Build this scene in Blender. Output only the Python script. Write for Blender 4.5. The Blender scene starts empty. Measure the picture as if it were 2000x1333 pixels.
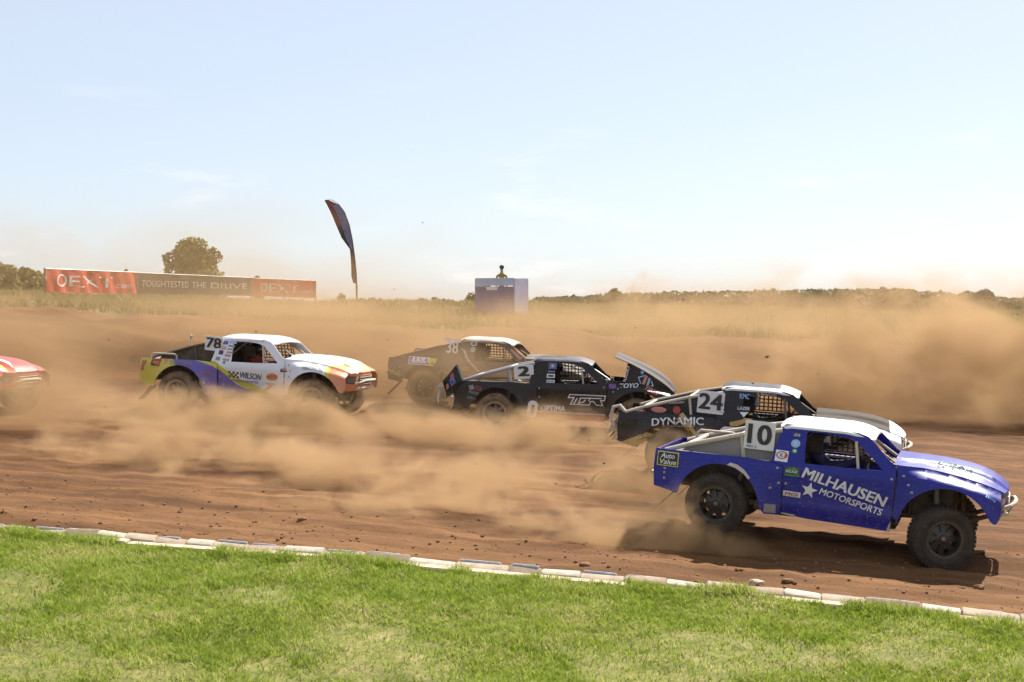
import bpy, bmesh, math, random
import numpy as np
from mathutils import Vector, Matrix, noise as mnoise
from mathutils.geometry import delaunay_2d_cdt

random.seed(11)
RNG = np.random.default_rng(11)
SC = bpy.context.scene
COL = SC.collection
R = math.radians

# ------------------------------------------------------------------ camera
F_PX = 2778.0                       # focal length in pixels of the 2000 px wide photograph (50 mm)
CAM_Z = 3.5
PITCH = math.atan(78.5 / F_PX)
cam_d = bpy.data.cameras.new('camera')
cam_d.sensor_width = 36.0
cam_d.lens = 50.0
cam_d.clip_start = 0.1
cam_d.clip_end = 9000.0
cam = bpy.data.objects.new('camera', cam_d)
COL.objects.link(cam)
cam.location = (0, 0, CAM_Z)
cam.rotation_euler = (math.pi / 2 - PITCH, 0, 0)
SC.camera = cam

# ------------------------------------------------------------------ sky and sun
SUN_AZ = R(36.0)                    # from +Y (away) towards +X (right)
SUN_EL = R(47.0)
world = bpy.data.worlds.new('World')
SC.world = world
world.use_nodes = True
wn, wl = world.node_tree.nodes, world.node_tree.links
for n in list(wn):
    wn.remove(n)
w_out = wn.new('ShaderNodeOutputWorld')
w_bg = wn.new('ShaderNodeBackground')
w_sky = wn.new('ShaderNodeTexSky')
w_sky.sky_type = 'NISHITA'
w_sky.sun_disc = False
w_sky.sun_elevation = SUN_EL
w_sky.sun_rotation = SUN_AZ
w_sky.altitude = 200.0
w_sky.air_density = 0.8
w_sky.dust_density = 1.1
w_sky.ozone_density = 2.2
w_bg.inputs['Strength'].default_value = 0.087
# a few thin fair-weather clouds low over the horizon
w_tc = wn.new('ShaderNodeTexCoord')
w_map = wn.new('ShaderNodeMapping')
w_map.inputs['Scale'].default_value = (5.0, 5.0, 24.0)
w_map.inputs['Location'].default_value = (3.1, 0.4, 1.7)
w_noise = wn.new('ShaderNodeTexNoise')
w_noise.inputs['Scale'].default_value = 2.3
w_noise.inputs['Detail'].default_value = 7.0
w_noise.inputs['Roughness'].default_value = 0.62
w_ramp = wn.new('ShaderNodeValToRGB')
w_ramp.color_ramp.elements[0].position = 0.57
w_ramp.color_ramp.elements[1].position = 0.74
w_sep = wn.new('ShaderNodeSeparateXYZ')
w_band = wn.new('ShaderNodeMapRange')       # clouds thin out overhead
w_band.inputs['From Min'].default_value = 0.16
w_band.inputs['From Max'].default_value = 0.02
w_band.inputs['To Min'].default_value = 0.0
w_band.inputs['To Max'].default_value = 0.75
w_mul = wn.new('ShaderNodeMath'); w_mul.operation = 'MULTIPLY'
w_mix = wn.new('ShaderNodeMix'); w_mix.data_type = 'RGBA'
w_mix.inputs['B'].default_value = (5.9, 5.8, 5.75, 1)
wl.new(w_tc.outputs['Generated'], w_map.inputs['Vector'])
wl.new(w_map.outputs['Vector'], w_noise.inputs['Vector'])
wl.new(w_noise.outputs['Fac'], w_ramp.inputs['Fac'])
wl.new(w_tc.outputs['Generated'], w_sep.inputs['Vector'])
wl.new(w_sep.outputs['Z'], w_band.inputs['Value'])
wl.new(w_ramp.outputs['Color'], w_mul.inputs[0])
wl.new(w_band.outputs['Result'], w_mul.inputs[1])
wl.new(w_mul.outputs['Value'], w_mix.inputs['Factor'])
# thin even high haze that pales the whole sky
w_veil = wn.new('ShaderNodeMix'); w_veil.data_type = 'RGBA'
w_veil.inputs['Factor'].default_value = 0.66
w_veil.inputs['B'].default_value = (4.0, 4.25, 4.6, 1)
wl.new(w_sky.outputs['Color'], w_veil.inputs['A'])
wl.new(w_veil.outputs['Result'], w_mix.inputs['A'])
wl.new(w_mix.outputs['Result'], w_bg.inputs['Color'])
wl.new(w_bg.outputs['Background'], w_out.inputs['Surface'])

sun_d = bpy.data.lights.new('sun', 'SUN')
sun_d.energy = 4.6
sun_d.angle = R(0.53)
sun_d.color = (1.0, 0.94, 0.85)
sun = bpy.data.objects.new('sun', sun_d)
COL.objects.link(sun)
to_sun = Vector((math.sin(SUN_AZ) * math.cos(SUN_EL), math.cos(SUN_AZ) * math.cos(SUN_EL), math.sin(SUN_EL)))
sun.rotation_euler = to_sun.to_track_quat('Z', 'Y').to_euler()
sun.location = (20, 40, 40)

vs = SC.view_settings
vs.view_transform = 'Standard'
vs.look = 'None'
vs.gamma = 1.0
vs.use_curve_mapping = False
vs.exposure = 1.10

cy = SC.cycles
cy.use_denoising = True
cy.max_bounces = 5
cy.diffuse_bounces = 2
cy.glossy_bounces = 2
cy.transmission_bounces = 3
cy.transparent_max_bounces = 12
cy.volume_bounces = 2
cy.volume_step_rate = 2.2
cy.volume_max_steps = 48
cy.use_adaptive_sampling = True
cy.adaptive_threshold = 0.03
cy.caustics_reflective = False
cy.caustics_refractive = False
cy.sample_clamp_indirect = 6.0

# ------------------------------------------------------------------ helpers
_f = Vector((0, math.cos(PITCH), -math.sin(PITCH)))
_u = Vector((0, math.sin(PITCH), math.cos(PITCH)))


def at(px, py, D):
    """Point at distance D (world Y) that shows at pixel (px, py) of the 2000x1333 photograph."""
    d = Vector((1, 0, 0)) * ((px - 1000) / F_PX) + _u * ((666.5 - py) / F_PX) + _f
    d *= D / d.y
    return Vector((d.x, d.y, d.z + CAM_Z))


def tag(o, label=None, cat=None, group=None, kind=None):
    if label: o['label'] = label
    if cat: o['category'] = cat
    if group: o['group'] = group
    if kind: o['kind'] = kind
    return o


def empty(name, loc=(0, 0, 0), rot=(0, 0, 0)):
    o = bpy.data.objects.new(name, None)
    o.empty_display_size = 0.2
    o.location = loc
    o.rotation_euler = rot
    COL.objects.link(o)
    return o


def mobj(name, verts, faces, mats, parent=None, smooth=False, midx=None, sharp=None):
    me = bpy.data.meshes.new(name)
    me.from_pydata([tuple(v) for v in verts], [], faces)
    if not isinstance(mats, (list, tuple)):
        mats = [mats]
    for m in mats:
        me.materials.append(m)
    if midx is not None:
        me.polygons.foreach_set('material_index', midx)
    if smooth:
        me.polygons.foreach_set('use_smooth', [True] * len(me.polygons))
        if sharp:
            me.set_sharp_from_angle(angle=R(sharp))
    me.update()
    o = bpy.data.objects.new(name, me)
    COL.objects.link(o)
    if parent is not None:
        o.parent = parent
    return o


class MB:
    """Collects simple shapes; build() links them as one mesh object."""
    def __init__(self):
        self.v = []; self.f = []

    def add(self, verts, faces):
        b = len(self.v)
        self.v += [tuple(p) for p in verts]
        self.f += [tuple(i + b for i in f) for f in faces]
        return self

    def box(self, c, s, rot=None, bevel=0.0):
        bm = bmesh.new()
        bmesh.ops.create_cube(bm, size=1.0)
        bmesh.ops.scale(bm, vec=s, verts=bm.verts)
        if bevel > 0:
            bmesh.ops.bevel(bm, geom=list(bm.edges), offset=bevel, segments=1, affect='EDGES', clamp_overlap=True)
        M = Matrix.Translation(c)
        if rot is not None:
            M = M @ rot.to_matrix().to_4x4() if hasattr(rot, 'to_matrix') else M @ rot
        bm.verts.ensure_lookup_table()
        self.add([M @ v.co for v in bm.verts], [[v.index for v in f.verts] for f in bm.faces])
        bm.free()
        return self

    def tube(self, pts, r, n=8, caps=True):
        pts = [Vector(p) for p in pts]
        rs = r if isinstance(r, (list, tuple)) else [r] * len(pts)
        t0 = (pts[1] - pts[0]).normalized()
        a = Vector((0, 0, 1)) if abs(t0.z) < 0.9 else Vector((1, 0, 0))
        nrm = t0.cross(a).normalized()
        rings = []
        for i, p in enumerate(pts):
            if i == 0: t = pts[1] - pts[0]
            elif i == len(pts) - 1: t = pts[-1] - pts[-2]
            else: t = (pts[i + 1] - p).normalized() + (p - pts[i - 1]).normalized()
            t.normalize()
            nrm = (nrm - t * nrm.dot(t)).normalized()
            bn = t.cross(nrm)
            rings.append([p + (nrm * math.cos(2 * math.pi * k / n) + bn * math.sin(2 * math.pi * k / n)) * rs[i] for k in range(n)])
        V = [q for rg in rings for q in rg]
        Fc = []
        for i in range(len(rings) - 1):
            for k in range(n):
                k2 = (k + 1) % n
                Fc.append((i * n + k, i * n + k2, (i + 1) * n + k2, (i + 1) * n + k))
        if caps:
            Fc.append(tuple(range(n - 1, -1, -1)))
            Fc.append(tuple((len(rings) - 1) * n + k for k in range(n)))
        return self.add(V, Fc)

    def lathe(self, prof, M, n=32, closed=False):
        """prof: [(r, a)] radius and position along local Y; M: 4x4 placing it."""
        V = []; Fc = []
        m = len(prof)
        for k in range(n):
            th = 2 * math.pi * k / n
            for (r, a) in prof:
                V.append(M @ Vector((r * math.cos(th), a, r * math.sin(th))))
        for k in range(n):
            k2 = (k + 1) % n
            for j in range(m if closed else m - 1):
                j2 = (j + 1) % m
                Fc.append((k * m + j, k * m + j2, k2 * m + j2, k2 * m + j))
        return self.add(V, Fc)

    def ico(self, c, s, sub=1, jit=0.0, rot=None, seed=0):
        bm = bmesh.new()
        bmesh.ops.create_icosphere(bm, subdivisions=sub, radius=1.0)
        rr = random.Random(seed)
        V = []
        for v in bm.verts:
            p = v.co * (1 + rr.uniform(-jit, jit))
            p = Vector((p.x * s[0], p.y * s[1], p.z * s[2]))
            if rot is not None: p.rotate(rot)
            V.append(Vector(c) + p)
        self.add(V, [[v.index for v in f.verts] for f in bm.faces])
        bm.free()
        return self

    def build(self, name, mat, parent=None, smooth=False, sharp=35, weld=False):
        o = mobj(name, self.v, self.f, mat, parent)
        if weld or True:
            bm = bmesh.new(); bm.from_mesh(o.data)
            bmesh.ops.recalc_face_normals(bm, faces=bm.faces)
            bm.to_mesh(o.data); bm.free()
        if smooth:
            o.data.polygons.foreach_set('use_smooth', [True] * len(o.data.polygons))
            o.data.set_sharp_from_angle(angle=R(sharp))
        return o


# ------------------------------------------------------------------ materials
def new_mat(name):
    m = bpy.data.materials.new(name)
    m.use_nodes = True
    nt = m.node_tree
    for n in list(nt.nodes):
        nt.nodes.remove(n)
    out = nt.nodes.new('ShaderNodeOutputMaterial')
    return m, nt, out


def ninput(node, **kw):
    for k, v in kw.items():
        node.inputs[k.replace('_', ' ')].default_value = v
    return node


DUST_RGB = (0.36, 0.235, 0.135)


def coat(name, rgb, rough=0.4, metal=0.0, dirt=0.35, low=0.35, spec=0.5, clear=0.0, var=0.12, scale=6.0, dirt_rgb=DUST_RGB, bump=0.0, wave=0.0):
    """Paint, rubber or metal under a film of dried track dust that is patchy and thicker low down on the vehicle."""
    m, nt, out = new_mat(name)
    N, L = nt.nodes, nt.links
    b = N.new('ShaderNodeBsdfPrincipled')
    tc = N.new('ShaderNodeTexCoord')
    n1 = ninput(N.new('ShaderNodeTexNoise'), Scale=scale, Detail=6.0, Roughness=0.65)
    n2 = ninput(N.new('ShaderNodeTexNoise'), Scale=scale * 9, Detail=3.0, Roughness=0.7)
    sep = N.new('ShaderNodeSeparateXYZ')
    L.new(tc.outputs['Object'], n1.inputs['Vector'])
    L.new(tc.outputs['Object'], n2.inputs['Vector'])
    L.new(tc.outputs['Object'], sep.inputs['Vector'])
    zr = ninput(N.new('ShaderNodeMapRange'), From_Min=0.95, From_Max=0.3, To_Min=0.0, To_Max=low)
    L.new(sep.outputs['Z'], zr.inputs['Value'])
    a = N.new('ShaderNodeMath'); a.operation = 'MULTIPLY_ADD'; a.inputs[1].default_value = 0.75
    L.new(n1.outputs['Fac'], a.inputs[0]); L.new(n2.outputs['Fac'], a.inputs[2])
    r = ninput(N.new('ShaderNodeMapRange'), From_Min=0.62, From_Max=1.15, To_Min=0.0, To_Max=dirt * 1.6)
    L.new(a.outputs[0], r.inputs['Value'])
    s = N.new('ShaderNodeMath'); s.operation = 'ADD'; s.use_clamp = True
    zm = N.new('ShaderNodeMath'); zm.operation = 'MULTIPLY'
    zn = ninput(N.new('ShaderNodeMapRange'), From_Min=0.35, From_Max=0.65, To_Min=0.35, To_Max=1.25)
    L.new(n1.outputs['Fac'], zn.inputs['Value'])
    L.new(zr.outputs[0], zm.inputs[0]); L.new(zn.outputs[0], zm.inputs[1])
    L.new(r.outputs[0], s.inputs[0]); L.new(zm.outputs[0], s.inputs[1])
    if wave:
        # long scuffs along the body and mud specks flung up from the wheels
        ms = N.new('ShaderNodeMapping'); ms.inputs['Scale'].default_value = (1.3, 1.0, 34.0); ms.inputs['Rotation'].default_value = (0, R(4), 0)
        sc = ninput(N.new('ShaderNodeTexNoise'), Scale=1.6, Detail=5.0, Roughness=0.7)
        L.new(tc.outputs['Object'], ms.inputs['Vector']); L.new(ms.outputs[0], sc.inputs['Vector'])
        scr = ninput(N.new('ShaderNodeMapRange'), From_Min=0.60, From_Max=0.74, To_Min=0.0, To_Max=0.22)
        L.new(sc.outputs['Fac'], scr.inputs['Value'])
        sp = ninput(N.new('ShaderNodeTexNoise'), Scale=42.0, Detail=2.0, Roughness=0.5)
        L.new(tc.outputs['Object'], sp.inputs['Vector'])
        spr = ninput(N.new('ShaderNodeMapRange'), From_Min=0.66, From_Max=0.71, To_Min=0.0, To_Max=0.75)
        L.new(sp.outputs['Fac'], spr.inputs['Value'])
        zl = ninput(N.new('ShaderNodeMapRange'), From_Min=1.15, From_Max=0.45, To_Min=0.05, To_Max=1.0)
        L.new(sep.outputs['Z'], zl.inputs['Value'])
        m1 = N.new('ShaderNodeMath'); m1.operation = 'MULTIPLY'; L.new(spr.outputs[0], m1.inputs[0]); L.new(zl.outputs[0], m1.inputs[1])
        a1 = N.new('ShaderNodeMath'); a1.operation = 'ADD'; L.new(m1.outputs[0], a1.inputs[0]); L.new(scr.outputs[0], a1.inputs[1])
        a2 = N.new('ShaderNodeMath'); a2.operation = 'ADD'; a2.use_clamp = True; L.new(s.outputs[0], a2.inputs[0]); L.new(a1.outputs[0], a2.inputs[1])
        s = a2
    mix = N.new('ShaderNodeMix'); mix.data_type = 'RGBA'
    mix.inputs['A'].default_value = (*rgb, 1)
    mix.inputs['B'].default_value = (*dirt_rgb, 1)
    L.new(s.outputs[0], mix.inputs['Factor'])
    L.new(mix.outputs['Result'], b.inputs['Base Color'])
    rr = ninput(N.new('ShaderNodeMapRange'), From_Min=0.0, From_Max=0.7, To_Min=rough, To_Max=0.95)
    L.new(s.outputs[0], rr.inputs['Value'])
    L.new(rr.outputs[0], b.inputs['Roughness'])
    b.inputs['Metallic'].default_value = metal
    b.inputs['Specular IOR Level'].default_value = spec
    b.inputs['Coat Weight'].default_value = clear
    b.inputs['Coat Roughness'].default_value = 0.12
    if bump:
        bp = ninput(N.new('ShaderNodeBump'), Strength=bump, Distance=0.01)
        L.new(n2.outputs['Fac'], bp.inputs['Height'])
        L.new(bp.outputs[0], b.inputs['Normal'])
    if wave:
        n3 = ninput(N.new('ShaderNodeTexNoise'), Scale=3.2, Detail=2.0, Roughness=0.4)
        L.new(tc.outputs['Object'], n3.inputs['Vector'])
        bp = ninput(N.new('ShaderNodeBump'), Strength=wave, Distance=0.05)
        L.new(n3.outputs['Fac'], bp.inputs['Height'])
        L.new(bp.outputs[0], b.inputs['Normal'])
        L.new(bp.outputs[0], b.inputs['Coat Normal'])
    L.new(b.outputs[0], out.inputs['Surface'])
    return m


def flat(name, rgb, rough=0.6, metal=0.0, var=0.15, scale=8.0, bump=0.0, spec=0.4):
    m, nt, out = new_mat(name)
    N, L = nt.nodes, nt.links
    b = N.new('ShaderNodeBsdfPrincipled')
    tc = N.new('ShaderNodeTexCoord')
    n1 = ninput(N.new('ShaderNodeTexNoise'), Scale=scale, Detail=5.0, Roughness=0.6)
    L.new(tc.outputs['Object'], n1.inputs['Vector'])
    cr = N.new('ShaderNodeValToRGB')
    lo = tuple(c * (1 - var) for c in rgb); hi = tuple(min(1, c * (1 + var)) for c in rgb)
    cr.color_ramp.elements[0].color = (*lo, 1); cr.color_ramp.elements[0].position = 0.3
    cr.color_ramp.elements[1].color = (*hi, 1); cr.color_ramp.elements[1].position = 0.7
    L.new(n1.outputs['Fac'], cr.inputs['Fac'])
    L.new(cr.outputs['Color'], b.inputs['Base Color'])
    ninput(b, Roughness=rough, Metallic=metal)
    b.inputs['Specular IOR Level'].default_value = spec
    if bump:
        bp = ninput(N.new('ShaderNodeBump'), Strength=bump, Distance=0.02)
        L.new(n1.outputs['Fac'], bp.inputs['Height']); L.new(bp.outputs[0], b.inputs['Normal'])
    L.new(b.outputs[0], out.inputs['Surface'])
    return m

# ------------------------------------------------------------------ terrain height
def sstep(t):
    t = np.clip(t, 0, 1)
    return t * t * (3 - 2 * t)


_perm = np.random.default_rng(5).permutation(256)
_perm = np.concatenate([_perm, _perm])
_val = np.random.default_rng(6).random(256)


def vnoise(x, y):
    x = np.asarray(x, float); y = np.asarray(y, float)
    xi = np.floor(x).astype(int); yi = np.floor(y).astype(int)
    xf = x - xi; yf = y - yi
    u = xf * xf * (3 - 2 * xf); v = yf * yf * (3 - 2 * yf)
    def h(a, b): return _val[_perm[_perm[a & 255] + (b & 255)]]
    return (h(xi, yi) * (1 - u) + h(xi + 1, yi) * u) * (1 - v) + (h(xi, yi + 1) * (1 - u) + h(xi + 1, yi + 1) * u) * v


def fbm(x, y, octv=4, gain=0.5):
    s = 0; a = 1; t = 0
    for k in range(octv):
        s = s + a * vnoise(x * 2 ** k + 17.3 * k, y * 2 ** k - 9.1 * k); t += a; a *= gain
    return s / t


def zbase(X, Y):
    """Smooth height of the land: a track that banks up and away, a dirt berm, a grass ridge and low land beyond."""
    X = np.asarray(X, float); Y = np.asarray(Y, float)
    base = 0.042 * (np.maximum(Y, 9) - 18.5) - 0.04 * 24 * np.tanh((X - 5.6) / 24)
    hc = np.interp(X, [-60, -15, -4.5, 3, 15, 60], [3.5, 3.25, 2.78, 2.4, 2.1, 1.9])
    zr = np.interp(X, [-60, -24, -16, -10, -5, 5, 15, 60], [4.2, 3.75, 3.6, 3.4, 3.3, 3.2, 2.9, 2.5])
    z = base
    t = sstep((Y - 37.0) / 5.0)
    z = z * (1 - t) + hc * t
    t2 = sstep((Y - 41.5) / 20.0)
    z = z * (1 - t2) + zr * t2
    t3 = sstep((Y - 66) / 70.0)
    z = z * (1 - t3) + 0.6 * t3
    return z


def g(X, Y):
    return float(zbase(X, Y))


def on_ground(px, py, lo=9.0, hi=60.0):
    a, b = lo, hi
    for _ in range(50):
        m = (a + b) / 2
        p = at(px, py, m)
        if p.z > g(p.x, p.y): a = m
        else: b = m
    return at(px, py, (a + b) / 2)


# kerb line: track-side edge of the kerb
KPX = [(-420, 1012), (0, 1038), (250, 1055), (500, 1075), (700, 1091), (1000, 1118), (1400, 1154), (1640, 1178), (2000, 1216), (2330, 1252)]
KP = [on_ground(*p) for p in KPX]
KX = np.array([p.x for p in KP]); KY = np.array([p.y for p in KP])
# smooth it with a low-order fit
_kc = np.polyfit(KX, KY, 3)


def kerb_y(x):
    return np.polyval(_kc, np.clip(x, KX[0], KX[-1])) + (np.asarray(x) - np.clip(x, KX[0], KX[-1])) * -0.2


HEAD = math.atan2(-(kerb_y(3.0) - kerb_y(-3.0)), 6.0)     # how far the track runs towards the camera
_ch, _sh = math.cos(HEAD), math.sin(HEAD)


def grid_mesh(name, xs, ys, zf, mat, kind='structure', smooth=True):
    X, Y = np.meshgrid(xs, ys) if xs.ndim == 1 else (xs, ys)
    Z = zf(X, Y)
    ny, nx = X.shape
    V = np.stack([X, Y, Z], -1).reshape(-1, 3)
    idx = np.arange(nx * ny).reshape(ny, nx)
    Fc = np.stack([idx[:-1, :-1], idx[:-1, 1:], idx[1:, 1:], idx[1:, :-1]], -1).reshape(-1, 4)
    me = bpy.data.meshes.new(name)
    me.vertices.add(len(V)); me.vertices.foreach_set('co', V.ravel())
    me.loops.add(Fc.size); me.loops.foreach_set('vertex_index', Fc.ravel())
    me.polygons.add(len(Fc)); me.polygons.foreach_set('loop_start', np.arange(0, Fc.size, 4))
    me.polygons.foreach_set('use_smooth', np.full(len(Fc), smooth))
    me.update(calc_edges=True); me.validate()
    me.materials.append(mat)
    o = bpy.data.objects.new(name, me); COL.objects.link(o)
    tag(o, kind=kind)
    return o


def tri_mesh(name, V, Fc, mat, parent=None):
    k = Fc.shape[1]
    me = bpy.data.meshes.new(name)
    me.vertices.add(len(V)); me.vertices.foreach_set('co', np.ascontiguousarray(V, dtype=np.float32).ravel())
    me.loops.add(Fc.size); me.loops.foreach_set('vertex_index', np.ascontiguousarray(Fc, dtype=np.int32).ravel())
    me.polygons.add(len(Fc)); me.polygons.foreach_set('loop_start', np.arange(0, Fc.size, k, dtype=np.int32))
    me.update(calc_edges=True)
    me.materials.append(mat)
    o = bpy.data.objects.new(name, me); COL.objects.link(o)
    if parent is not None: o.parent = parent
    return o


# ------------------------------------------------------------------ ground materials
def soil_mat():
    m, nt, out = new_mat('track_soil')
    N, L = nt.nodes, nt.links
    b = ninput(N.new('ShaderNodeBsdfPrincipled'), Roughness=0.95)
    b.inputs['Specular IOR Level'].default_value = 0.15
    geo = N.new('ShaderNodeNewGeometry')
    mp = N.new('ShaderNodeMapping')
    mp.inputs['Rotation'].default_value = (0, 0, HEAD)
    mp2 = N.new('ShaderNodeMapping'); mp2.inputs['Scale'].default_value = (0.16, 1.6, 1.0)
    L.new(geo.outputs['Position'], mp.inputs['Vector'])
    L.new(mp.outputs[0], mp2.inputs['Vector'])
    ruts = ninput(N.new('ShaderNodeTexNoise'), Scale=1.6, Detail=7.0, Roughness=0.62)
    L.new(mp2.outputs[0], ruts.inputs['Vector'])
    patch = ninput(N.new('ShaderNodeTexNoise'), Scale=0.35, Detail=5.0, Roughness=0.6)
    L.new(mp.outputs[0], patch.inputs['Vector'])
    fine = ninput(N.new('ShaderNodeTexNoise'), Scale=16.0, Detail=6.0, Roughness=0.7)
    L.new(geo.outputs['Position'], fine.inputs['Vector'])
    cr = N.new('ShaderNodeValToRGB')
    e = cr.color_ramp.elements
    e[0].position = 0.30; e[0].color = (0.045, 0.021, 0.009, 1)
    e[1].position = 0.72; e[1].color = (0.245, 0.125, 0.052, 1)
    k = e.new(0.5); k.color = (0.120, 0.056, 0.022, 1)
    s1 = N.new('ShaderNodeMath'); s1.operation = 'MULTIPLY_ADD'; s1.inputs[1].default_value = 0.6
    s2 = N.new('ShaderNodeMath'); s2.operation = 'MULTIPLY'; s2.inputs[1].default_value = 0.28
    s3 = N.new('ShaderNodeMath'); s3.operation = 'MULTIPLY_ADD'; s3.inputs[1].default_value = 0.16
    L.new(patch.outputs['Fac'], s2.inputs[0])
    L.new(fine.outputs['Fac'], s3.inputs[0]); L.new(s2.outputs[0], s3.inputs[2])
    L.new(ruts.outputs['Fac'], s1.inputs[0]); L.new(s3.outputs[0], s1.inputs[2])
    L.new(s1.outputs[0], cr.inputs['Fac'])
    L.new(cr.outputs['Color'], b.inputs['Base Color'])
    bp = ninput(N.new('ShaderNodeBump'), Strength=0.75, Distance=0.05)
    hs = N.new('ShaderNodeMath'); hs.operation = 'MULTIPLY_ADD'; hs.inputs[1].default_value = 0.5
    L.new(fine.outputs['Fac'], hs.inputs[0]); L.new(ruts.outputs['Fac'], hs.inputs[2])
    L.new(hs.outputs[0], bp.inputs['Height'])
    L.new(bp.outputs[0], b.inputs['Normal'])
    L.new(b.outputs[0], out.inputs['Surface'])
    return m


def meadow_mat(name, cols, scale):
    m, nt, out = new_mat(name)
    N, L = nt.nodes, nt.links
    b = ninput(N.new('ShaderNodeBsdfPrincipled'), Roughness=0.9)
    b.inputs['Specular IOR Level'].default_value = 0.15
    geo = N.new('ShaderNodeNewGeometry')
    a = ninput(N.new('ShaderNodeTexNoise'), Scale=scale, Detail=7.0, Roughness=0.65)
    L.new(geo.outputs['Position'], a.inputs['Vector'])
    cr = N.new('ShaderNodeValToRGB')
    e = cr.color_ramp.elements
    e[0].position = 0.32; e[0].color = (*cols[0], 1)
    e[1].position = 0.68; e[1].color = (*cols[2], 1)
    k = e.new(0.5); k.color = (*cols[1], 1)
    L.new(a.outputs['Fac'], cr.inputs['Fac']); L.new(cr.outputs['Color'], b.inputs['Base Color'])
    bp = ninput(N.new('ShaderNodeBump'), Strength=0.8, Distance=0.08)
    L.new(a.outputs['Fac'], bp.inputs['Height']); L.new(bp.outputs[0], b.inputs['Normal'])
    L.new(b.outputs[0], out.inputs['Surface'])
    return m


def leaf_mat(name, cols, scale, trans=0.4, fine=None):
    """Grass blades or leaves: patches of colour, part of the light passing through."""
    m, nt, out = new_mat(name)
    N, L = nt.nodes, nt.links
    geo = N.new('ShaderNodeNewGeometry')
    a = ninput(N.new('ShaderNodeTexNoise'), Scale=scale, Detail=4.0, Roughness=0.65)
    L.new(geo.outputs['Position'], a.inputs['Vector'])
    w = ninput(N.new('ShaderNodeTexNoise'), Scale=fine or scale * 14, Detail=2.0)
    L.new(geo.outputs['Position'], w.inputs['Vector'])
    s = N.new('ShaderNodeMath'); s.operation = 'MULTIPLY_ADD'; s.inputs[1].default_value = 0.45
    s0 = N.new('ShaderNodeMath'); s0.operation = 'MULTIPLY'; s0.inputs[1].default_value = 0.55
    L.new(a.outputs['Fac'], s0.inputs[0]); L.new(w.outputs['Fac'], s.inputs[0]); L.new(s0.outputs[0], s.inputs[2])
    cr = N.new('ShaderNodeValToRGB')
    e = cr.color_ramp.elements
    e[0].position = 0.36; e[0].color = (*cols[0], 1)
    e[1].position = 0.63; e[1].color = (*cols[2], 1)
    k = e.new(0.5); k.color = (*cols[1], 1)
    L.new(s.outputs[0], cr.inputs['Fac'])
    d = ninput(N.new('ShaderNodeBsdfPrincipled'), Roughness=0.6)
    d.inputs['Specular IOR Level'].default_value = 0.25
    t = N.new('ShaderNodeBsdfTranslucent')
    L.new(cr.outputs['Color'], d.inputs['Base Color']); L.new(cr.outputs['Color'], t.inputs['Color'])
    mx = N.new('ShaderNodeMixShader'); mx.inputs['Fac'].default_value = trans
    L.new(d.outputs[0], mx.inputs[1]); L.new(t.outputs[0], mx.inputs[2])
    L.new(mx.outputs[0], out.inputs['Surface'])
    return m


M_SOIL = soil_mat()
M_MEADOW = meadow_mat('dry_meadow', [(0.07, 0.075, 0.02), (0.13, 0.115, 0.035), (0.22, 0.17, 0.07)], 0.7)
M_LAWN = meadow_mat('lawn_soil', [(0.10, 0.11, 0.03), (0.16, 0.16, 0.045), (0.27, 0.22, 0.10)], 3.0)
M_BLADE = leaf_mat('lawn_blades', [(0.15, 0.215, 0.018), (0.28, 0.35, 0.046), (0.45, 0.43, 0.16)], 0.9, 0.5, 9.0)
M_WILD = leaf_mat('wild_grass_blades', [(0.10, 0.105, 0.025), (0.19, 0.16, 0.05), (0.30, 0.22, 0.085)], 0.6, 0.4, 4.0)

# ------------------------------------------------------------------ land
gx = np.concatenate([-np.geomspace(4200, 34, 26), np.arange(-33, 33.01, 0.75), np.geomspace(34, 4200, 26)])
gy = np.concatenate([np.arange(1.0, 90.0, 0.75), np.geomspace(90, 5200, 44)])


def z_land(X, Y):
    z = zbase(X, Y)
    z = z + (fbm(X * 0.35, Y * 0.35) - 0.5) * 0.35 * sstep((Y - 41) / 4) * (1 - sstep((Y - 150) / 200) * 0)
    under = (Y < 42.0) & (np.abs(X) < 26)
    return z - np.where(under, 0.25, 0.0)


ground = grid_mesh('ground', gx, gy, z_land, M_MEADOW)

# track sheet: its near edge follows the kerb
ts = np.linspace(-25, 25, 330)
tt = np.concatenate([np.linspace(0, 0.45, 150), np.linspace(0.46, 1, 60)])
TX = np.tile(ts, (len(tt), 1))
TY0 = kerb_y(ts) - 0.12
TY = TY0[None, :] + tt[:, None] * (42.4 - TY0[None, :])


def z_track(X, Y):
    a = X * _ch - Y * _sh           # along the track
    c = X * _sh + Y * _ch           # across it
    ruts = (fbm(a * 0.11, c * 1.7, 4) - 0.5) * 0.15
    lump = (fbm(a * 0.8, c * 1.3, 4, 0.6) - 0.5) * 0.15
    small = (fbm(X * 4.0, Y * 4.0, 3, 0.6) - 0.5) * 0.07
    edge = sstep((Y - kerb_y(X) - 0.05) / 0.5)
    berm = (fbm(X * 0.6, Y * 0.6, 4) - 0.5) * 0.5 * sstep((Y - 36) / 3)
    return zbase(X, Y) + (ruts + lump) * edge + small + berm - 0.02


track = grid_mesh('dirt_track', TX, TY, z_track, M_SOIL)


def ztrack(x, y):
    return float(z_track(np.array([x]), np.array([y]))[0])


# grass verge in front of the kerb
ls = np.linspace(-14, 14, 180)
lt = np.linspace(0, 1, 110)
LX = np.tile(ls, (len(lt), 1))
LY1 = kerb_y(ls) - 0.36
LY = 5.0 + lt[:, None] * (LY1[None, :] - 5.0)


def z_lawn(X, Y):
    return zbase(X, Y) + (fbm(X * 1.1, Y * 1.1, 4) - 0.5) * 0.16 + (fbm(X * 5, Y * 5, 2) - 0.5) * 0.04 + 0.015


verge = grid_mesh('grass_verge', LX, LY, z_lawn, M_LAWN)


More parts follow.
